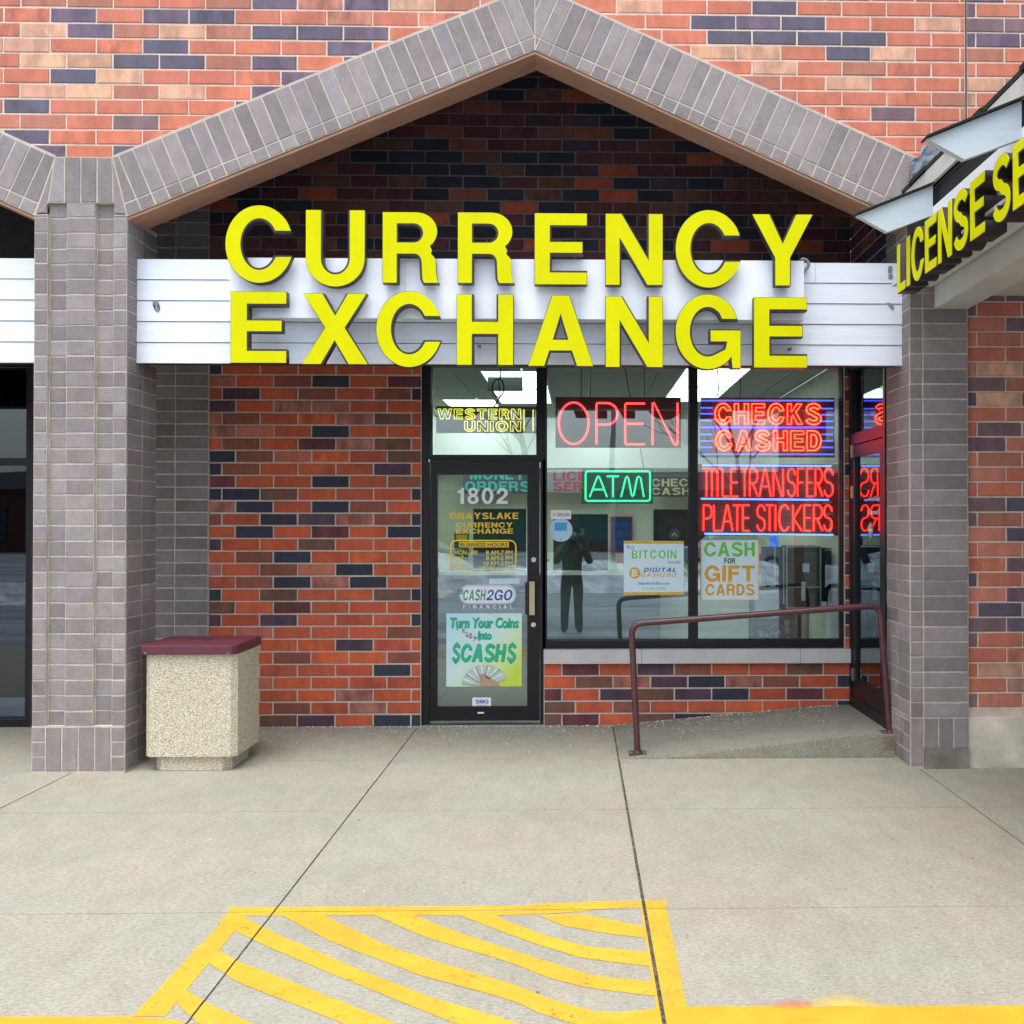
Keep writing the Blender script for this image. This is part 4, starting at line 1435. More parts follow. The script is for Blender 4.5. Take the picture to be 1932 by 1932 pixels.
# a fine crack across the landing
cr = [(.95, 7.62), (1.15, 7.55), (1.32, 7.60), (1.5, 7.52), (1.72, 7.56), (1.95, 7.50), (2.15, 7.52)]
bm = bmesh.new()
for (xa, ya2), (xb, yb2) in zip(cr, cr[1:]):
    for t0, t1 in ((0, .34), (.34, .67), (.67, 1)):
        xs2 = [xa + (xb - xa) * t for t in (t0, t1)]; ys2 = [ya2 + (yb2 - ya2) * t + rng.uniform(-.006, .006) for t in (t0, t1)]
        hw_ = rng.uniform(.0008, .002)
        bm.faces.new([bm.verts.new((xs2[i], ys2[i] + sgn_ * hw_, (rz(xs2[i]) if xs2[i] < 1.95 else .150 + (xs2[i] - 1.95) * .032) + .0012)) for i, sgn_ in ((0, -1), (1, -1), (1, 1), (0, 1))])
tagit(obj("ramp_crack_marking", bm, M['dark']), kind='structure')

# ================================================================== inside the shop
XI0, XI1, YI, ZC = -1.72, XS - .03, 12.5, 3.0
zb2 = WZ(885, YI)
bm = bmesh.new()
box(bm, XI0, XI1, YI, YI + .1, 0, zb2); box(bm, XI0 - .1, XI0, YB + .2, YI, 0, ZC); box(bm, XI1, XI1 + .1, YB + .2, YI, 0, ZC)
obj("interior_wall", bm, M['wallin'], bld)
obj("interior_bulkhead", B((XI0, XI1, YI - .25, YI + .1, zb2 + .002, ZC)), M['bulkhead'], bld)
obj("interior_floor", B((XI0 - .1, XI1 + .1, YB + .16, YI + .1, -.1, .014)), M['floorin'], bld)
bm = bmesh.new()
x = XI0
while x < XI1 - .01:                                 # lay-in ceiling tiles in their grid
    y = YB + .2
    while y < YI - .26:
        box(bm, x + .008, min(x + .61, XI1) - .008, y + .008, min(y + .61, YI - .25) - .008, ZC, ZC + .02)
        y += .61
    x += .61
obj("ceiling", bm, M['ceil'], bld)
obj("ceiling_grid", B((XI0, XI1, YB + .2, YI, ZC + .012, ZC + .05)), M['bulkhead'], bld)
obj("ceiling_header", B((XD0 - .2, XS, YB + .132, YB + .2, ZH + .02, ZC + .05)), M['dark'], bld)

def troffer(x0, x1, y0, y1, label):
    t = empty("ceiling_light", ((x0 + x1) / 2, (y0 + y1) / 2, ZC - .01), label, "ceiling light", "fluorescent panels in the shop ceiling")
    bm = bmesh.new()
    for q in ((x0, x0 + .02, y0, y1), (x1 - .02, x1, y0, y1), (x0 + .02, x1 - .02, y0, y0 + .02), (x0 + .02, x1 - .02, y1 - .02, y1)):
        box(bm, q[0], q[1], q[2], q[3], ZC - .012, ZC - .001)
    obj("light_frame", bm, M['bulkhead'], t)
    obj("diffuser", B((x0 + .021, x1 - .021, y0 + .021, y1 - .021, ZC - .009, ZC - .003)), M['troffer'], t)
troffer(.93, 1.53, 8.75, 9.97, "long fluorescent panel over the front of the window, above CHECKS CASHED")
troffer(.93, 1.53, 9.99, 11.2, "second fluorescent panel behind the one above CHECKS CASHED")
troffer(-.88, -.28, 8.95, 10.16, "fluorescent panel just inside the door transom")
troffer(-.88, -.28, 10.18, 11.4, "fluorescent panel behind the coiled black cord")
troffer(-1.5, -.9, 11.05, 12.2, "far fluorescent panel beside the left shop wall")
troffer(.0, .6, 11.0, 12.2, "far fluorescent panel behind the OPEN sign")

# teller counter and windows on the back wall
zc = WZ(1078, YI - .3)
ct = empty("counter", (0, YI - .25, 0), "pale customer counter along the back of the shop", "counter")
obj("counter_front", B((XI0 + .02, 1.0, YI - .30, YI - .26, .015, zc - .04)), M['counterface'], ct)
obj("counter_top", B((XI0 + .02, 1.05, YI - .42, YI - .012, zc - .04, zc)), M['counter'], ct, bevel=.006)
def opening(r, label, frame=None, fw=.05):
    x0, x1, z0, z1 = rectW(*r, YI - .02)
    t = empty("teller_window", ((x0 + x1) / 2, YI, z0), label, "teller window", "teller windows in the back wall")
    bm = bmesh.new()
    for q in ((x0 - fw, x0, z0 - fw, z1 + fw), (x1, x1 + fw, z0 - fw, z1 + fw), (x0, x1, z0 - fw, z0), (x0, x1, z1, z1 + fw)):
        box(bm, q[0], q[1], YI - .045, YI - .002, q[2], q[3])
    obj("window_trim", bm, frame or M['wallin'], t)
    obj("dark_pane", B((x0, x1, YI - .02, YI - .003, z0, z1)), M['teal'], t)
    return t
opening((893, 960, 993, 1072), "dark teller window seen through the door glass behind BUSINESS HOURS")
opening((1044, 970, 1147, 1100), "wide dark teller window behind the standing reflection")
opening((1240, 968, 1330, 1052), "black framed teller window with the round clock", M['black'], .045)
def board(name, r, lines, mb, mt, label, off=.30, bold=.02, cat="sign"):
    Y = YI - off
    x0, x1, z0, z1 = rectW(*r, Y)
    t = empty(name, ((x0 + x1) / 2, Y, z0), label, cat)
    obj("sign_board", B((x0, x1, Y, Y + .03, z0, z1)), mb, t)
    for body, rr_ in lines: block("lettering", body, rr_, Y - .004, mt, t)
    return t
board("counter_sign", (874, 880, 1003, 931), [("MONEY", (887, 884, 990, 905)), ("ORDERS", (877, 908, 1000, 928))], M['signdark'], M['txtteal'], "dark board with teal MONEY ORDERS over the counter")
board("counter_sign", (1024, 886, 1190, 929), [("LICENSE", (1044, 889, 1165, 907)), ("SERVICE", (1044, 909, 1165, 926))], M['pinkboard'], M['txtred'], "grey board with red LICENSE SERVICE half hidden by the ATM sign")
board("counter_sign", (1225, 900, 1345, 937), [("CHECKS", (1229, 903, 1335, 918)), ("CASHED", (1229, 920, 1335, 934))], M['signdark'], M['txtcream'], "dark board with cream CHECKS CASHED right of the ATM sign")
t = board("notary_sign", (1153, 976, 1192, 1043), [("NOTARY", (1156, 984, 1189, 996)), ("PUBLIC", (1156, 1001, 1189, 1013)), ("SERVICE", (1156, 1020, 1189, 1030))], M['navy'], M['txtblue'], "small navy NOTARY PUBLIC sign with a pink edge on the back wall", .06)
x0, x1, z0, z1 = rectW(1153, 976, 1192, 1043, YI - .07)
bm = bmesh.new()
for q in ((x0 - .012, x0, z0 - .012, z1 + .012), (x1, x1 + .012, z0 - .012, z1 + .012), (x0, x1, z0 - .012, z0), (x0, x1, z1, z1 + .012)): box(bm, q[0], q[1], YI - .075, YI - .04, q[2], q[3])
obj("sign_edge", bm, M['txtred'], t)
for r_, rd_, lab in (((1029.5, 1054, 1042, 1083), (1029.5, 1054, 1042, 1060), "white notice with a red heading left of the wide teller window"), ((1164, 1054, 1176, 1083), (1164, 1054, 1176, 1062), "white notice with a red heading below the notary sign")):
    t = empty("wall_notice", W(r_[0], r_[3], YI - .02), lab, "notice", "notices on the back wall")
    obj("sheet", sheet(bmesh.new(), r_, YI - .02, .004), M['white'], t)
    obj("heading", sheet(bmesh.new(), rd_, YI - .0215, .001), M['txtred'], t)
t = empty("green_poster", W(857, 1051, YI - .33), "dark green poster left of the dark teller window in the door", "poster")
obj("sheet", sheet(bmesh.new(), (857, 1005, 885, 1051), YI - .34, .004), flat("dark green print", (.02, .12, .05)), t)
obj("poster_heading", sheet(bmesh.new(), (861, 1009, 881, 1020), YI - .3415, .001), M['ylw'], t)
for px, lab in ((930, "black computer screen on the counter behind BUSINESS HOURS"), (1110, "black computer screen on the counter behind the reflection")):
    c = W(px, 1078, YI - .36)
    t = empty("computer_screen", (c.x, YI - .2, zc), lab, "screen", "screens on the counter")
    obj("screen_panel", B((c.x - .23, c.x + .23, YI - .22, YI - .19, zc + .08, zc + .38)), M['black'], t, bevel=.006)
    obj("screen_foot", B((c.x - .10, c.x + .10, YI - .26, YI - .14, zc + .001, zc + .012), (c.x - .02, c.x + .02, YI - .19, YI - .175, zc + .012, zc + .2)), M['black'], t)
c = W(1272.5, 1006, YI - .08)
ck = empty("wall_clock", c, "round black rimmed clock in the black framed teller window", "clock")
bm = bmesh.new()
n = 28
for i in range(n):
    a, b = 2 * math.pi * i / n, 2 * math.pi * (i + 1) / n
    q = []
    for r0, yy in ((.098, 0), (.078, 0), (.078, .03), (.098, .03)):
        q.append((r0, yy))
    va = [Vector((c.x + r0 * math.cos(a), c.y + yy, c.z + r0 * math.sin(a))) for r0, yy in q]
    vb = [Vector((c.x + r0 * math.cos(b), c.y + yy, c.z + r0 * math.sin(b))) for r0, yy in q]
    for k in range(4): bm.faces.new([bm.verts.new(p) for p in (va[k], va[(k + 1) % 4], vb[(k + 1) % 4], vb[k])])
bmesh.ops.remove_doubles(bm, verts=bm.verts, dist=1e-5)
obj("clock_rim", bm, M['black'], ck)
cf = obj("clock_face", disc(bmesh.new(), c + Vector((0, .028, 0)), .08, (0, -1, 0), .006, 28), M['signdark'], ck)
def hand(ang, ln):
    d = Vector((math.sin(R(ang)), 0, math.cos(R(ang)))); s = Vector((d.z, 0, -d.x)) * .006
    b0 = c + Vector((0, .018, 0))
    return prism(bmesh.new(), [b0 - s, b0 + s, b0 + d * ln + s * .4, b0 + d * ln - s * .4], (0, .002, 0))
obj("clock_hand", hand(140, .06), M['white'], cf); obj("clock_hand", hand(222, .045), M['white'], cf)
# framed notices on the left shop wall
for i, (yc, zc_, hh, lab) in enumerate(((9.6, 2.05, .42, "top framed notice on the left shop wall, seen edge-on through the door"), (9.9, 1.62, .40, "middle framed notice on the left shop wall, seen edge-on through the door"), (9.6, 1.18, .5, "lowest framed notice on the left shop wall, seen edge-on through the door"))):
    t = empty("framed_notice", (XI0 + .01, yc, zc_), lab, "framed notice", "framed notices on the left shop wall")
    bm = bmesh.new()
    for q in ((yc - .2, yc - .17, zc_ - hh / 2, zc_ + hh / 2), (yc + .17, yc + .2, zc_ - hh / 2, zc_ + hh / 2), (yc - .17, yc + .17, zc_ - hh / 2, zc_ - hh / 2 + .03), (yc - .17, yc + .17, zc_ + hh / 2 - .03, zc_ + hh / 2)):
        box(bm, XI0 + .002, XI0 + .03, q[0], q[1], q[2], q[3])
    obj("notice_frame", bm, M['black'], t)
    obj("notice_sheet", B((XI0 + .002, XI0 + .012, yc - .17, yc + .17, zc_ - hh / 2 + .03, zc_ + hh / 2 - .03)), M['paper'], t)
# small writing shelf and a yellow caddy at the left, seen through the door
sh = empty("writing_shelf", (XI0 + .25, 9.5, .95), "brown writing shelf against the left shop wall", "shelf")
obj("shelf_top", B((XI0 + .005, XI0 + .50, 9.1, 10.2, .93, .965)), M['countertop'], sh, bevel=.004)
bm = bmesh.new()
for y in (9.2, 10.1): prism(bm, [Vector((XI0 + .005, y, .93)), Vector((XI0 + .40, y, .93)), Vector((XI0 + .005, y, .55))], (0, .03, 0))
obj("shelf_bracket", bm, M['countertop'], sh)
cdx = empty("pen_holder", (XI0 + .36, 9.45, .966), "yellow pen holder on the brown writing shelf", "pen holder")
bm = bmesh.new()
for k, (h0, x_) in enumerate(((.11, .30), (.17, .36))): box(bm, XI0 + x_, XI0 + x_ + .055, 9.40, 9.50, .967, .967 + h0)
obj("holder_body", bm, M['ylw'], cdx, bevel=.004)
bm = bmesh.new()
for k in range(5): disc(bm, (XI0 + .32 + .018 * k, 9.44, 1.05 + .02 * (k % 2)), .005, (.1 * (k - 2), 0, 1), .16, 8)
obj("pen", bm, M['txtblue'], cdx)

# gumball and candy machine inside the right window
def machine():
    ym = 8.62
    t = empty("candy_machine", (1.75, ym, 0), "tall black and chrome candy machine inside the right hand window", "vending machine")
    x0, x1, z0, z1 = rectW(1483, 1030, 1549, 1148, ym)
    obj("cabinet", B((x0 + .012, x1 - .012, ym, ym + .26, z0, z1)), M['black'], t, bevel=.006)
    bm = bmesh.new()
    for xa, xb in ((x0, x0 + .012), (x1 - .012, x1)): box(bm, xa, xb, ym - .012, ym + .01, z0, z1)
    for za in (z0, z0 + (z1 - z0) * .33, z1 - .012): box(bm, x0 + .012, x1 - .012, ym - .011, ym - .002, za, za + .012)
    obj("chrome_trim", bm, M['steel'], t)
    xc = (x0 + x1) / 2
    bm = bmesh.new()
    for dx_ in (-.05, .05): disc(bm, (xc + dx_, ym + .1, .03), .018, (0, 0, 1), z0 - .03, 14)
    disc(bm, (xc, ym + .1, .016), .18, (0, 0, 1), .016, 24)
    obj("stand", bm, M['steel'], t)
    obj("price_card", B((xc - .01, xc + .05, ym - .004, ym - .002, z0 + (z1 - z0) * .58, z0 + (z1 - z0) * .72)), M['paper'], t)
    obj("dispenser_tube", disc(bmesh.new(), (xc - .005, ym - .022, z0 + .07), .02, (0, 0, 1), .16, 14), M['white'], t)
    y2 = ym + .05
    q = rectW(1445, 1032, 1481, 1140, y2)
    obj("side_column", B((q[0], q[1] - .004, y2, y2 + .22, q[2], q[3])), M['signdark'], t, bevel=.004)
    bm = bmesh.new()
    for fx in (.42, .88): box(bm, q[0] + (q[1] - q[0]) * fx, q[0] + (q[1] - q[0]) * fx + .012, y2 - .014, y2 - .001, q[2], q[3])
    for fz in (.25, .6): disc(bm, (q[0] + .05, y2 - .001, q[2] + .10 + fz * .2), .022, (0, -1, 0), .03, 14)
    obj("coin_knob", bm, M['steel'], t)
    q = rectW(1549, 1034, 1572, 1135, ym + .1)
    obj("rear_box", B((q[0], q[1], ym + .1, ym + .3, q[2], q[3])), M['black'], t)
machine()
gm = empty("gumball_machine", (1.4, 8.6, 0), "low gumball machine with a glass globe case full of coloured balls", "gumball machine")
q = rectW(1424, 1170, 1490, 1217, 8.6)
obj("glass_case", B((q[0], q[1], 8.6, 8.84, q[2] + .02, q[3])), M['caseglass'], gm)
bm = B((q[0] - .01, q[1] + .01, 8.59, 8.85, q[3], q[3] + .03), (q[0] - .01, q[1] + .01, 8.59, 8.85, q[2] - .01, q[2] + .018))
for xa in (q[0] - .01, q[1] - .002):
    for ya_ in (8.59, 8.838): box(bm, xa, xa + .012, ya_, ya_ + .012, q[2] + .018, q[3])
obj("case_frame", bm, M['black'], gm)
obj("stand", disc(disc(bmesh.new(), ((q[0] + q[1]) / 2, 8.72, .03), .03, (0, 0, 1), q[2] - .042, 14), ((q[0] + q[1]) / 2, 8.72, .0155), .16, (0, 0, 1), .014, 24), M['steel'], gm)
q2 = rectW(1424, 1108, 1470, 1172, 8.64)
obj("coin_mechanism", B((q2[0], q2[1], 8.64, 8.8, q2[2] + .02, q2[3])), M['steel'], gm, bevel=.006)
bm = bmesh.new()
bmesh.ops.create_icosphere(bm, subdivisions=2, radius=.0195)
bme = bpy.data.meshes.new("gumball"); bm.to_mesh(bme); bm.free()
for p_ in bme.polygons: p_.use_smooth = True
GC = {"red": (.55, .02, .05), "white": (.75, .75, .72), "yellow": (.66, .55, .10), "blue": (.02, .14, .30), "green": (.05, .28, .12), "pink": (.65, .14, .28)}
gms = {k: flat(k + " gumball", v, .15) for k, v in GC.items()}
meshes = {}
nb = 0
for layer in range(4):
    for row_ in range(2):
        for k in range(6):
            colr = rng.choice(list(GC))
            if colr not in meshes:
                meshes[colr] = bme.copy(); meshes[colr].materials.append(gms[colr])
            o = bpy.data.objects.new("gumball", meshes[colr])
            o.location = (q[0] + .05 + k * .042 + (layer % 2) * .018, 8.63 + row_ * .045, q[2] + .042 + layer * .034)
            if o.location.x > q[1] - .02: continue
            COL.objects.link(o)
            tagit(o, "glossy %s gumball behind the glass of the low gumball machine" % colr, "gumball", "gumballs in the low gumball machine")
# yellow folding floor sign standing behind the gift card poster
wf = empty("floor_sign", (1.6, 9.4, 0), "yellow folded floor sign leaning behind the gift card poster", "floor sign")
bm = bmesh.new()
a, b, c_, d = W(1431, 1106, 9.3), W(1441, 1106, 9.3), W(1466, 1042, 9.3), W(1454, 1042, 9.3)
prism(bm, [W(1416, 1130, 9.3), W(1441, 1130, 9.3), W(1466, 1042, 9.3), W(1454, 1042, 9.3)], (0, .03, 0))
obj("sign_leaf", bm, M['ylw'], wf, bevel=.004)
bm = bmesh.new()
prism(bm, [W(1452, 1060, 9.297), W(1456, 1060, 9.297), W(1445, 1092, 9.297), W(1440, 1092, 9.297)], (0, .002, 0))
obj("sign_print", bm, M['txtblk'], wf)
q = rectW(1426, 1046, 1462, 1120, 9.9)
rs_ = obj("red_cabinet", B((q[0], q[1] + .3, 9.9, 10.3, .016, q[3] - .36)), M['black'], bevel=.01)
obj("cabinet_top", B((q[0], q[1] + .3, 9.9, 10.3, q[3] - .355, q[3])), M['txtred'], rs_, bevel=.01)
tagit(rs_, "dark cabinet with a red top behind the yellow floor sign", "cabinet")
q = rectW(1454, 1012, 1466, 1052, 11.0)
mo = obj("display_panel", B((q[0], q[1], 11.0, 11.05, .016, q[3])), emis("lit blue display", (.05, .20, 1.0), .5), bevel=.004)
tagit(mo, "narrow lit blue display panel behind the candy machine", "display")
# security camera under the ceiling
c = W(1570, 728, 9.0)
sc2 = empty("security_camera", c, "small dark security camera hanging under the ceiling in the right window", "camera")
obj("camera_body", disc(bmesh.new(), c, .035, (-.3, -.6, -.7), .12, 16), M['black'], sc2)
obj("camera_arm", disc(bmesh.new(), c, .01, (0, 0, 1), ZC - c.z - .002, 10), M['black'], sc2)

# ================================================================== neon signs hung inside the glass
YN = YG + .10
def P2(x, y, Y=None):
    p = W(x, y, YN - .012 if Y is None else Y)
    return (p.x, p.y, p.z)
def poly(pts, Y=None): return [P2(x, y, Y) for x, y in pts]
def earc(cx, cy, rx, ry, a0, a1, n=16): return [(cx + rx * math.cos(R(a0 + (a1 - a0) * i / n)), cy - ry * math.sin(R(a0 + (a1 - a0) * i / n))) for i in range(n + 1)]
def glyph(ch, x0, x1, y0, y1):
    """single stroke neon letter in the photo rectangle (y0 top, y1 bottom)"""
    w_, h_ = x1 - x0, y1 - y0
    def m(*pts): return [(x0 + a * w_, y1 - b * h_) for a, b in pts]
    if ch == 'O': return [earc((x0 + x1) / 2, (y0 + y1) / 2, w_ / 2, h_ / 2, 90, 450, 40)]
    if ch == 'P': return [m((0, 0), (0, .97), (.05, 1), (.5, 1)) + earc(x0 + w_ * .5, y1 - h_ * .74, w_ * .5, h_ * .26, 90, -90) + m((0, .48))]
    if ch == 'R': return [m((0, 0), (0, 1), (.5, 1)) + earc(x0 + w_ * .5, y1 - h_ * .74, w_ * .45, h_ * .26, 90, -90) + m((.1, .48)), m((.35, .48), (1, 0))]
    if ch == 'E': return [m((1, 1), (.06, 1), (0, .97), (0, .03), (.06, 0), (1, 0)), m((0, .5), (.92, .5))]
    if ch == 'F': return [m((1, 1), (0, 1), (0, 0)), m((0, .5), (.85, .5))]
    if ch == 'N': return [m((0, 0), (0, .98), (.06, 1), (.86, .02), (.95, .0), (1, .04), (1, 1))]
    if ch == 'T': return [m((0, 1), (1, 1)), m((.5, 1), (.5, 0))]
    if ch == 'I': return [m((.5, 1), (.5, 0))]
    if ch == 'L': return [m((0, 1), (0, .03), (.08, 0), (1, 0))]
    if ch == 'A': return [m((0, 0), (.44, .97), (.5, 1), (.56, .97), (1, 0)), m((.16, .36), (.84, .36))]
    if ch == 'K': return [m((0, 1), (0, 0)), m((.95, 1), (.05, .48), (1, 0))]
    if ch == 'C': return [earc((x0 + x1) / 2, (y0 + y1) / 2, w_ / 2, h_ / 2, 40, 320, 26)]
    if ch == 'S': return [earc((x0 + x1) / 2, y0 + h_ * .25, w_ / 2, h_ * .25, 5, 250, 14) + earc((x0 + x1) / 2, y0 + h_ * .75, w_ / 2, h_ * .25, 75, -175, 16)]
    if ch == 'M': return [m((0, 0), (.20, .92), (.26, 1), (.32, .92), (.46, .10), (.5, .02), (.56, .10), (.70, .92), (.77, 1), (.86, .92), (1, 0))]
def neon(label, prect, mb, name="neon_sign", t=.012):
    x0, x1, z0, z1 = rectW(*prect, YN)
    r = empty(name, ((x0 + x1) / 2, YN, z0), label, "neon sign")
    obj("backing_panel", B((x0, x1, YN, YN + t, z0, z1)), mb, r, bevel=.002)
    return r
TR = .0074
# OPEN
s5 = lambda X, Y: (784.9 + X / 3.657, 679.2 + Y / 3.657)
def n5(X0, X1, Y0, Y1): a, b = s5(X0, Y0), s5(X1, Y1); return a[0], b[0], a[1], b[1]
sg = neon("red neon OPEN sign on a black panel high in the middle window", (1048, 749.7, 1284.8, 844.6), M['neonback'])
for ch, q in (('O', n5(985, 1190, 293, 580)), ('P', n5(1245, 1390, 297, 582)), ('E', n5(1443, 1580, 300, 581)), ('N', n5(1632, 1805, 295, 585))):
    tube("neon_letter", [poly(p) for p in glyph(ch, *q)], TR * 1.15, M['neonrose'], sg)
# ATM
sg = neon("green neon ATM sign in a rounded green frame below OPEN", (1097.5, 882.9, 1232, 950.5), M['clearback'])
a0, a1, b0, b1 = n5(1170, 1615, 768, 972)
rr = 5
fr_ = []
for cx_, cy_, aa in ((a1 - rr, b0 + rr, 0), (a0 + rr, b0 + rr, 90), (a0 + rr, b1 - rr, 180), (a1 - rr, b1 - rr, 270)): fr_ += earc(cx_, cy_, rr, rr, aa, aa + 90, 5)
tube("neon_frame", [poly(fr_ + [fr_[0]])], TR, M['neongreen'], sg)
for ch, q in (('A', n5(1198, 1318, 803, 945)), ('T', n5(1316, 1402, 803, 945)), ('M', n5(1415, 1572, 803, 945))):
    tube("neon_letter", [poly(p) for p in glyph(ch, *q)], TR * .95, M['neongreen'], sg)
# CHECKS CASHED
s6 = lambda X, Y: (1298.1 + X / 5.12, 724.5 + Y / 5.12)
sg = neon("red outlined neon CHECKS CASHED with blue bars, top of the right window", (1321.5, 750.9, 1574.5, 863), M['neonback'])
bars = [((122, y), (1405, y)) for y in (160, 420, 680)] + [((122, y), (238, y)) for y in (230, 287, 353, 487, 550, 612)] + [((1290, y), (1402, y)) for y in (238, 297, 360, 487, 550, 612)]
for a, b in bars: tube("neon_bar", [poly([s6(*a), s6(*b)])], TR * .85, M['neonblue'], sg)
for body, rct in (("CHECKS", (1349, 761.6, 1549, 800.7)), ("CASHED", (1350.8, 812.4, 1549, 850.5))):
    neon_outline(body, rct, YN - .014, M['neonorange'], sg, .0050)
# TITLE TRANSFERS / PLATE STICKERS
sg = neon("red neon TITLE TRANSFERS and PLATE STICKERS between pale blue bars", (1315.7, 875.9, 1581, 1010.6), M['neonback'])
for a, b in (((135, 785), (1385, 792)), ((125, 1108), (1360, 1120)), ((160, 1446), (1405, 1458))): tube("neon_bar", [poly([s6(*a), s6(*b)])], TR * 1.05, M['neonsky'], sg)
for ch, a, b in (('T', 140, 215), ('I', 222, 240), ('T', 245, 325), ('L', 335, 397), ('E', 415, 485), ('T', 510, 585), ('R', 597, 675), ('A', 690, 800), ('N', 825, 918), ('S', 965, 1035), ('F', 1060, 1118), ('E', 1150, 1205), ('R', 1230, 1300), ('S', 1318, 1400)):
    p, q = s6(a, 818), s6(b, 1085)
    tube("neon_letter", [poly(z_) for z_ in glyph(ch, p[0], q[0], p[1], q[1])], TR * .78, M['neonred'], sg, 2)
for ch, a, b in (('P', 150, 230), ('L', 250, 325), ('A', 330, 430), ('T', 436, 515), ('E', 530, 595), ('S', 670, 742), ('T', 752, 826), ('I', 838, 852), ('C', 880, 985), ('K', 1015, 1100), ('E', 1122, 1186), ('R', 1215, 1300), ('S', 1315, 1390)):
    p, q = s6(a, 1170), s6(b, 1418)
    tube("neon_letter", [poly(z_) for z_ in glyph(ch, p[0], q[0], p[1], q[1])], TR * .78, M['neonred'], sg, 2)
# WESTERN UNION
sg = neon("dim yellow outlined neon WESTERN UNION in the transom over the door", (823, 766.7, 1012, 817), M['neonback'])
for body, q in (("WESTERN", n5(150, 722, 338, 408)), ("UNION", n5(335, 722, 422, 492))):
    neon_outline(body, (q[0], q[2], q[1], q[3]), YN - .014, M['neondim'], sg, .0046)
for X in (745, 808): tube("neon_bar", [poly([s5(X, 342), s5(X, 490)])], TR * .7, M['neondim'], sg)
# cords and the dark hung box over the transom
def cord(pts, label, r=.004):
    o = tube("cord", [[tuple(W(x, y, YN + .05)) if y > 640 else tuple(W(x, y, YN + .05)) for x, y in pts]], r, M['black'])
    tagit(o, label, "cord", "cords hanging from the shop ceiling")
loop_ = [(945, 690), (944, 712)] + earc(940, 732, 11, 17, 80, 450, 22) + [(944, 748), (938, 758), (932, 768)]
cord(loop_, "black cord coiled in a loop above WESTERN UNION", .006)
cord([(1097, 690), (1096.5, 751)], "thin black cord on the left over the OPEN sign")
cord([(1114, 690), (1114, 751)], "second thin black cord from the left over the OPEN sign", .003)
cord([(1178, 690), (1183, 715), (1186, 735), (1190, 751)], "thick doubled black cord slanting down to the OPEN sign", .004)
cord([(1216, 690), (1216, 751)], "thin black cord over the letter E of OPEN", .003)
cord([(1353, 690), (1356, 735), (1352, 752)], "thin black cord on the left over CHECKS CASHED", .005)
cord([(1393, 690), (1398, 730), (1396, 752)], "wavy black cord in the middle over CHECKS CASHED", .004)
cord([(1208, 846), (1212, 870), (1215, 884)], "short cord between OPEN and the ATM sign", .003)
x0, x1, z0, z1 = rectW(920, 690, 986, 737, 9.3)
hb_ = obj("hanging_sign_back", B((x0, x1, 9.3, 9.34, z0, ZC - .013)), flat("dark green sign back", (.022, .030, .027)))
tagit(hb_, "dark back of a sign hung from the ceiling behind the coiled cord", "sign")

# ================================================================== posters and stickers on the glass
YQ = YG - .004                                      # on the window glass
YO = YD - .004                                      # outer face of the door glass
def poster(name, r, m, label, cat, Y, rad=0, t=.0012):
    x0, x1, z0, z1 = rectW(*r, Y)
    e = empty(name, ((x0 + x1) / 2, Y, z0), label, cat)
    obj("sheet", sheet(bmesh.new(), r, Y, t, rad), m, e)
    return e
def pt(e, body, r, m, Y, **kw):
    kw.setdefault('bold', .02)
    return text("lettering", body, r, Y - .0012, m, e, extrude=.0003, **kw)
def rectp(e, name, r, m, Y): return obj(name, sheet(bmesh.new(), r, Y - .001, .0006), m, e)

p = poster("bitcoin_poster", (1177, 1020.5, 1290, 1122.5), M['paper'], "pale blue BUY BITCOIN INSIDE poster with orange edges in the middle window", "poster", YQ)
rectp(p, "orange_edge", (1177.3, 1020.7, 1289.7, 1026), M['orange'], YQ); rectp(p, "orange_edge", (1177.3, 1117, 1289.7, 1122.3), M['orange'], YQ)
pt(p, "Buy", (1183, 1028.5, 1197, 1037), M['txtgrey'], YQ, bold=.0)
block("lettering", "BITCOIN", (1192, 1038, 1276, 1054), YQ - .0012, M['txtlime'], p, -.02, .2)
pt(p, "Inside", (1261, 1056.5, 1284, 1063.5), M['txtgrey'], YQ, bold=.0)
c = W(1197.5, 1081, YQ)
cn = obj("coin_emblem", disc(bmesh.new(), c, .047, (0, -1, 0), .002, 28), M['orange'], p)
text("coin_letter", "B", (1192.5, 1074, 1202.5, 1088), c.y - .0045, M['white'], cn, bold=.03, extrude=.0003)
block("lettering", "DIGITAL", (1214, 1071, 1276, 1079), YQ - .0012, M['txtblue'], p, -.01, .2, .3)
block("lettering", "CASH2GO", (1210, 1080.5, 1276, 1088.5), YQ - .0012, M['orange'], p, -.01, .2, .3)
pt(p, "DigitalCash2Go.com", (1204, 1098, 1263, 1104.5), M['txtblue'], YQ, bold=.005)
pt(p, "312-466-COIN", (1212, 1107, 1255, 1113), M['txtlime'], YQ, bold=.0)

p = poster("gift_card_poster", (1321.5, 1019, 1432.5, 1133), M['paper'], "pale CASH FOR GIFT CARDS poster low in the right window", "poster", YQ)
for r_ in ((1430.8, 1019.2, 1432.3, 1132.8), (1321.7, 1131.3, 1430.6, 1132.8), (1321.7, 1019.2, 1323.2, 1131.1)): rectp(p, "gold_edge", r_, M['orange'], YQ)
block("lettering", "CASH", (1328.5, 1022.5, 1424, 1050.5), YQ - .0012, M["txtlime"], p)
block("lettering", "FOR", (1366.5, 1053, 1387, 1063.5), YQ - .0012, M["txtblk"], p)
block("lettering", "GIFT", (1329.5, 1066.5, 1424, 1098), YQ - .0012, M["txtor"], p)
block("lettering", "CARDS", (1331, 1101.5, 1424, 1124), YQ - .0012, M["txtor"], p)

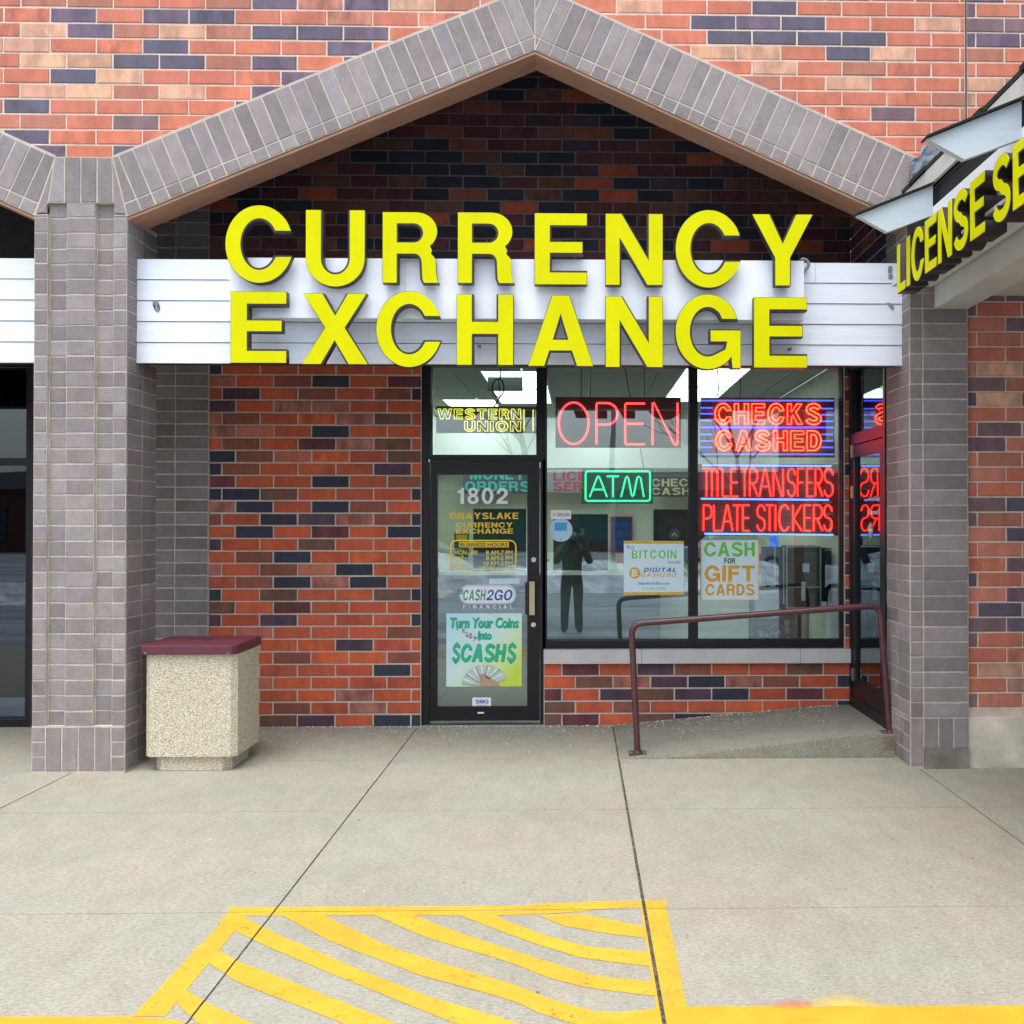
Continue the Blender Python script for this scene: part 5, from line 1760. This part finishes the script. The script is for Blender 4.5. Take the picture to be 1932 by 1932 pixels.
st = poster("payment_sticker", (1039, 962.5, 1077.5, 979.5), M['white'], "small white bitcoin sticker in the corner of the middle window", "sticker", YG - .0025, .006)
pt(st, "bitcoin", (1051.5, 966, 1074.5, 974.5), M['txtblk'], YG - .0025, bold=.006, shear=.2)
c = W(1046, 971, YG - .0035)
bm = bmesh.new()
n = 20
for i in range(n):
    a, b = 2 * math.pi * i / n, 2 * math.pi * (i + 1) / n
    q_ = [(c.x + r0 * math.cos(t_), c.z + r0 * math.sin(t_)) for r0, t_ in ((.013, a), (.013, b), (.0085, b), (.0085, a))]
    bm.faces.new([bm.verts.new((x, c.y, z)) for x, z in q_])
obj("ring_emblem", bm, M['txtred'], st)
c = W(1058, 1000, YG - .003)
st = empty("round_sticker", c, "round pale blue sticker on the middle window below the white one", "sticker")
obj("sheet", disc(bmesh.new(), c, .096, (0, -1, 0), .001, 36), mat("pale blue sticker", (.42, .62, .78), .4, .03), st)
rectp(st, "blue_square", (1046.5, 986, 1069.5, 1001.5), flat("sky blue print", (.05, .35, .70)), YG - .004)
pt(st, "WE BUY", (1049, 989, 1067, 994), M['paper'], YG - .0052, bold=.0) if False else None
obj("sticker_dot", disc(bmesh.new(), W(1057, 1019, YG - .0042), .005, (0, -1, 0), .0008, 10), M['txtblk'], st)

# door: oval logo sticker
lg = empty("oval_sticker", W(918, 1139, YO), "white oval CASH2GO sticker with green speed lines on the door glass", "sticker")
obj("rim", sheet(bmesh.new(), (866, 1103, 974, 1140), YO, .0008, .075), mat("silver rim print", (.55, .58, .68), .4, .03), lg)
obj("sheet", sheet(bmesh.new(), (869.5, 1106, 970.5, 1137), YO - .0012, .0008, .062), M['white'], lg)
block("lettering", "CA$H", (874, 1110.5, 917, 1135), YO - .0016, M["txtdgrn"], lg, -.01, .1, .22)
block("lettering", "2GO", (917, 1112.5, 967, 1133), YO - .0016, M["txtblue"], lg, -.01, .1, .22)
for k, (xa, ya_) in enumerate(((846, 1111.5), (848, 1115), (851, 1118.5))):
    bm = bmesh.new()
    prism(bm, [W(xa, ya_, YO - .004), W(874, ya_ + .6, YO - .004), W(874, ya_ + 3, YO - .004)], (0, .0008, 0))
    obj("speed_line", bm, M['txtdgrn'], lg)
block("lettering", "FINANCIAL", (874, 1141, 967.5, 1148.5), YO, M["white"], lg, -.03, .75)
mp = poster("paper_slips", (923, 1091.5, 980, 1101.5), M['white'], "white paper slip tucked behind the door glass above the oval sticker", "paper slip", YD + .010)
# door: coin poster
def gradient_paper():
    m, t, p_ = nodes("printed coin poster")
    tcn = t.nodes.new("ShaderNodeTexCoord")
    sp = t.nodes.new("ShaderNodeSeparateXYZ")
    t.links.new(tcn.outputs["Generated"], sp.inputs[0])
    ad = N(t, "ShaderNodeMath", operation='SUBTRACT')
    t.links.new(sp.outputs[0], ad.inputs[0]); t.links.new(sp.outputs[2], ad.inputs[1])
    mr = N(t, "ShaderNodeMapRange")
    mr.inputs[1].default_value, mr.inputs[2].default_value = -.9, .75
    t.links.new(ad.outputs[0], mr.inputs[0])
    rp = ramp(t, mr.outputs[0], [(0, (.50, .76, .90)), (.50, (.62, .84, .78)), (.78, (.66, .82, .36)), (1, (.58, .74, .06))])
    t.links.new(rp.outputs[0], p_.inputs["Base Color"])
    p_.inputs["Roughness"].default_value = .4
    return m
cp = poster("coin_poster", (842, 1157, 984.5, 1295.5), gradient_paper(), "pale green Turn Your Coins Into CASH poster on the door", "poster", YO)
for body, r_, b_ in (("Turn Your Coins", (849, 1164.5, 978, 1185), .035), ("Into", (900.5, 1190, 927, 1206.5), .035)):
    text("lettering_shade", body, tuple(v_ + 1.0 for v_ in r_), YO - .0014, M['txtdgrn'], cp, bold=b_, extrude=.0003, shear=.15)
    text("lettering", body, r_, YO - .0024, M['txtgrn'], cp, bold=b_, extrude=.0003, shear=.15)
for body, r_ in (("CASH", (869, 1214, 955, 1249)), ("$", (852.5, 1211, 868, 1252)), ("$", (956, 1211, 973.5, 1252))):
    block("lettering_shade", body, tuple(v_ + 1.1 for v_ in r_), YO - .0014, M['txtdgrn'], cp, .012, .1, .2)
    block("lettering", body, r_, YO - .0024, M['txtgrn'], cp, .012, .1, .2)
fan = W(915, 1292, YO)
mbill = flat("banknote print", (.52, .60, .52)); mbl2 = flat("banknote edge", (.30, .36, .30))
for k in range(15):
    a = R(172 - k * 10.5)
    d = Vector((math.cos(a), 0, math.sin(a) * .86)); s = Vector((-d.z, 0, d.x)).normalized() * .021
    b0, b1 = fan + d * .035, fan + d * .185
    yy = -.0015 - k * .00045
    nb_ = obj("banknote", prism(bmesh.new(), [p_ + Vector((0, yy, 0)) for p_ in (b0 - s, b1 - s, b1 + s, b0 + s)], (0, .0003, 0)), mbl2 if k % 3 == 0 else mbill, cp)
    obj("banknote_print", prism(bmesh.new(), [p_ + Vector((0, yy - .0001, 0)) for p_ in (b0 + d * .02 - s * .8, b1 - d * .006 - s * .8, b1 - d * .006 + s * .5, b0 + d * .02 + s * .5)], (0, .00008, 0)), M['paper'] if k % 2 else mbill, nb_)
bm = bmesh.new()
prism(bm, [W(x, y, YO - .0095) for x, y in ((905, 1272), (913, 1271), (919, 1280), (934, 1283), (944, 1295), (906, 1295))], (0, .0004, 0))
bmesh.ops.triangulate(bm, faces=bm.faces)
obj("printed_hand", bm, M['skin'], cp)
coinm = [flat("penny print", (.42, .26, .22)), flat("coin print", (.50, .47, .50)), flat("dark coin print", (.28, .20, .22))]
for k in range(16):
    t_ = k / 15
    c = W(864 + t_ * 38 + rng.uniform(-6, 6), 1189 + t_ * 19 + rng.uniform(-4, 4), YO - .0016 - k * .0002)
    obj("printed_coin", disc(bmesh.new(), c, rng.uniform(.007, .013), (rng.uniform(-.02, .02), -1, 0), .0001, 12), coinm[k % 3], cp)
ss = poster("door_sticker", (891, 1316, 926.5, 1334), M['white'], "small white sticker with blue SMG letters at the foot of the door glass", "sticker", YO, .006)
block("lettering", "SMG", (897, 1320, 921.5, 1327.5), YO - .0012, M["txtblue"], ss, 0, .08)
rectp(ss, "small_print_line", (900, 1330.2, 919, 1331.2), M['txtgrey'], YO)

# ================================================================== the other side of the lot, seen only in the glass
def bank(name, x0, x1, y, hgt, label):
    bm = bmesh.new()
    n = 46
    vs = {}
    for i in range(n + 1):
        for k in range(9):
            u = i / n
            f = math.sin(math.pi * k / 8)
            env = min(1, 6 * u, 6 * (1 - u))
            z = -.215 + f * env * hgt * (.55 + .45 * math.sin(u * 23) * math.sin(u * 9 + 1) + rng.uniform(-.25, .25))
            vs[i, k] = bm.verts.new((x0 + (x1 - x0) * u, y - 1.6 * (k / 8 - .5) * 2 + rng.uniform(-.1, .1), max(-.22, z)))
    for i in range(n):
        for k in range(8): bm.faces.new((vs[i, k], vs[i + 1, k], vs[i + 1, k + 1], vs[i, k + 1]))
    o = obj(name, bm, M['snow'], None, True)
    tagit(o, label, "snow", kind='stuff')
bank("snow_bank", -16, 9, -11.5, 1.0, "long low bank of dirty snow across the parking lot")
bank("snow_bank", -26, -9, -8, .9, "second snow bank at the left end of the parking lot")
far = empty("far_building", (0, -46, -.2), "long low brick shop building across the parking lot", "building")
obj("wall", B((-60, 45, -52, -46, -.3, 3.6)), mat("far brick", (.13, .05, .042), .9, .2, 3), far)
obj("roof", B((-61, 46, -53, -45.2, 3.62, 4.7)), mat("far roof", (.16, .16, .17), .9, .1), far)
bm = bmesh.new()
for k in range(13): box(bm, -56 + k * 8, -51 + k * 8, -45.99, -45.9, .3, 2.6)
obj("window", bm, M['teal'], far)

def tree(x, y, h, seed, label):
    r = random.Random(seed)
    lines, rad = [], []
    c = bpy.data.curves.new("bare_tree", 'CURVE')
    c.dimensions = '3D'; c.bevel_depth = 1; c.bevel_resolution = 1
    def grow(p, d, ln, rd, lv):
        n = 5
        pts = [p.copy()]
        for i in range(n):
            d = (d + Vector((r.uniform(-.13, .13), r.uniform(-.13, .13), r.uniform(-.02, .10)))).normalized()
            p = p + d * ln / n
            pts.append(p.copy())
            if lv > 0 and i > 0:
                for _ in range(2 if lv > 1 else 1):
                    a = r.uniform(0, 6.28)
                    q = (d + Vector((math.cos(a), math.sin(a), .25)) * r.uniform(.55, .95)).normalized()
                    grow(p.copy(), q, ln * r.uniform(.42, .62), rd * (1 - .13 * i) * .5, lv - 1)
        s = c.splines.new('POLY'); s.points.add(len(pts) - 1)
        for i, (a, b) in enumerate(zip(s.points, pts)):
            a.co = (*b, 1); a.radius = max(.012, rd * (1 - .75 * i / n))
    grow(Vector((x, y, -.25)), Vector((0, 0, 1)), h, h * .018, 3)
    o = bpy.data.objects.new("bare_tree", c); COL.objects.link(o)
    me = eval_mesh(o); me.materials.clear()
    o = link("bare_tree", me, mat("bark", (.05, .042, .036), .95, .2, 5))
    tagit(o, label, "tree")
tree(-1.5, -24, 8.5, 1, "bare winter tree in the middle of the far side of the lot")
tree(7.5, -27, 8, 4, "bare winter tree at the right of the far side of the lot")
tree(-12, -30, 9, 9, "bare winter tree at the left of the far side of the lot")
def lamp(x, y, h, label):
    t = empty("street_lamp", (x, y, -.2), label, "street lamp", "lamps in the parking lot")
    obj("pole", disc(bmesh.new(), (x, y, -.21), .11, (0, 0, 1), h, 14, .07), M['patch'], t)
    obj("arm", B((x, x + .9, y - .04, y + .04, h - .28, h - .20)), M['patch'], t)
    obj("lamp_head", B((x + .7, x + 1.35, y - .14, y + .14, h - .34, h - .18)), M['patch'], t, bevel=.03)
lamp(1.2, -18, 7.6, "tall lamp post near the middle of the lot")
lamp(10.5, -32, 8.2, "tall lamp post at the far right of the lot")
def car(x, y, m, label):
    t = empty("parked_car", (x, y, -.21), label, "car", "cars parked across the lot")
    bm = bmesh.new()
    pr = [(-2.2, .25), (-2.2, .75), (-1.9, .92), (-1.1, 1.0), (-.6, 1.42), (.9, 1.45), (1.6, .98), (2.15, .9), (2.25, .55), (2.2, .25)]
    prism(bm, [Vector((x + a, y - .85, b - .21)) for a, b in pr], (0, 1.7, 0))
    obj("body", bm, m, t, bevel=.06, seg=3)
    wn = [(-.95, 1.03), (-.52, 1.36), (.85, 1.38), (1.35, 1.03)]
    obj("window", prism(bmesh.new(), [Vector((x + a, y + .853, b - .21)) for a, b in wn], (0, .01, 0)), M['black'], t)
    for wx in (-1.35, 1.4):
        wl = obj("wheel", disc(bmesh.new(), (x + wx, y + .70, .11), .32, (0, 1, 0), .18, 20), M['black'], t)
        obj("rim", disc(bmesh.new(), (x + wx, y + .881, .11), .2, (0, 1, 0), .01, 16), M['steel'], wl)
car(-6.0, -17.5, flat("dark blue car paint", (.02, .03, .05), .25), "dark blue car parked beyond the snow bank")
car(5.5, -20, flat("silver car paint", (.38, .40, .42), .25), "silver car parked at the right beyond the snow bank")

# the photographer, standing off the curb with a phone held up in both hands
def person():
    pr = empty("person", (-.10, -.42, -.21), "person in a dark coat and dark trousers holding up a phone with both hands", "person")
    def skin(name, joints, edges, m, parent, root=0, sub=2):
        me = bpy.data.meshes.new(name)
        me.from_pydata([j[0] for j in joints], edges, [])
        o = bpy.data.objects.new(name, me); COL.objects.link(o)
        sk = o.modifiers.new("s", 'SKIN')
        for i, j in enumerate(joints):
            r = j[1]
            me.skin_vertices[0].data[i].radius = r if isinstance(r, tuple) else (r, r)
            me.skin_vertices[0].data[i].use_root = i == root
        ss = o.modifiers.new("u", 'SUBSURF'); ss.levels = sub; ss.render_levels = sub
        res = eval_mesh(o)
        res.materials.clear()
        return link(name, res, m, parent, True)
    X, Y, Z = -.10, -.42, -.21
    def v(a, b, c): return (X + a, Y + b, Z + c)
    J = [(v(0, 0, .92), (.155, .115)), (v(0, .0, 1.10), (.145, .11)), (v(0, .0, 1.30), (.165, .12)), (v(0, .0, 1.44), (.12, .09)), (v(0, .015, 1.50), (.058, .058)), (v(0, .035, 1.60), (.078, .092)), (v(0, .035, 1.71), (.072, .088)),
         (v(-.10, 0, .86), .108), (v(-.11, .02, .48), .078), (v(-.12, -.02, .09), .074), (v(-.13, .13, .04), .048),
         (v(.10, 0, .86), .108), (v(.11, .02, .48), .078), (v(.12, -.02, .09), .074), (v(.13, .13, .04), .048),
         (v(-.20, .0, 1.40), .066), (v(-.27, .10, 1.17), .055), (v(-.02, .30, 1.62), .034),
         (v(.20, .0, 1.40), .066), (v(.30, .10, 1.17), .055), (v(.17, .30, 1.62), .034)]
    E_ = [(0, 1), (1, 2), (2, 3), (3, 4), (4, 5), (5, 6), (0, 7), (7, 8), (8, 9), (9, 10), (0, 11), (11, 12), (12, 13), (13, 14), (3, 15), (15, 16), (16, 17), (3, 18), (18, 19), (19, 20)]
    bd = skin("body", J, E_, M['trousers'], pr)
    cj = [(v(0, 0, .80), (.185, .14)), (v(0, 0, 1.02), (.17, .135)), (v(0, 0, 1.25), (.185, .145)), (v(0, 0, 1.41), (.15, .12)), (v(0, .0, 1.48), (.09, .09)), (v(-.205, .0, 1.40), .082), (v(-.275, .10, 1.16), .070), (v(-.05, .27, 1.57), .05), (v(.205, 0, 1.40), .082), (v(.305, .10, 1.16), .070), (v(.19, .27, 1.57), .05)]
    skin("coat", cj, [(0, 1), (1, 2), (2, 3), (3, 4), (3, 5), (5, 6), (6, 7), (3, 8), (8, 9), (9, 10)], M['coat'], bd)
    hd = [(v(0, .035, 1.55), (.070, .082)), (v(0, .04, 1.62), (.078, .092)), (v(0, .03, 1.70), (.075, .09))]
    skin("head", hd, [(0, 1), (1, 2)], M['skin'], bd)
    hj = [(v(0, -.015, 1.52), (.085, .06)), (v(0, -.005, 1.62), (.094, .088)), (v(0, .012, 1.715), (.082, .096))]
    skin("hair", hj, [(0, 1), (1, 2)], M['hair'], bd)
    bm = bmesh.new()
    for sx in (-1, 1): bmesh.ops.create_icosphere(bm, subdivisions=1, radius=.011, matrix=Matrix.Translation(v(sx * .032, .118, 1.625)))
    obj("eye", bm, M['black'], bd)
    obj("nose", disc(bmesh.new(), v(0, .12, 1.60), .014, (0, .5, -.3), .022, 8, .008), M['skin'], bd)
    for sx, hx in ((-1, -.02), (1, .17)):
        base = Vector(v(hx, .30, 1.62))
        js = [(base, .030), (base + Vector((0, .01, .07)), (.036, .022))]
        es = [(0, 1)]
        for k in range(4):
            a = base + Vector((-sx * (-.03 + .02 * k) * .9, .015, .09))
            i0 = len(js)
            js += [(a, .0095), (a + Vector((-sx * .012, .035, .030 + .004 * (1.5 - abs(k - 1.5)))), .009), (a + Vector((-sx * .035, .03, .042)), .008)]
            es += [(1, i0), (i0, i0 + 1), (i0 + 1, i0 + 2)]
        i0 = len(js)
        th = base + Vector((-sx * .035, .0, .03))
        js += [(th, .011), (th + Vector((-sx * .02, .01, .03)), .009)]
        es += [(0, i0), (i0, i0 + 1)]
        skin("hand", js, es, M['skin'], bd)
    ph = obj("phone", B((X + .0, X + .155, Y + .345, Y + .354, Z + 1.70, Z + 1.775)), M['black'], None, bevel=.003)
    tagit(ph, "black phone held up sideways by the person", "phone")
person()
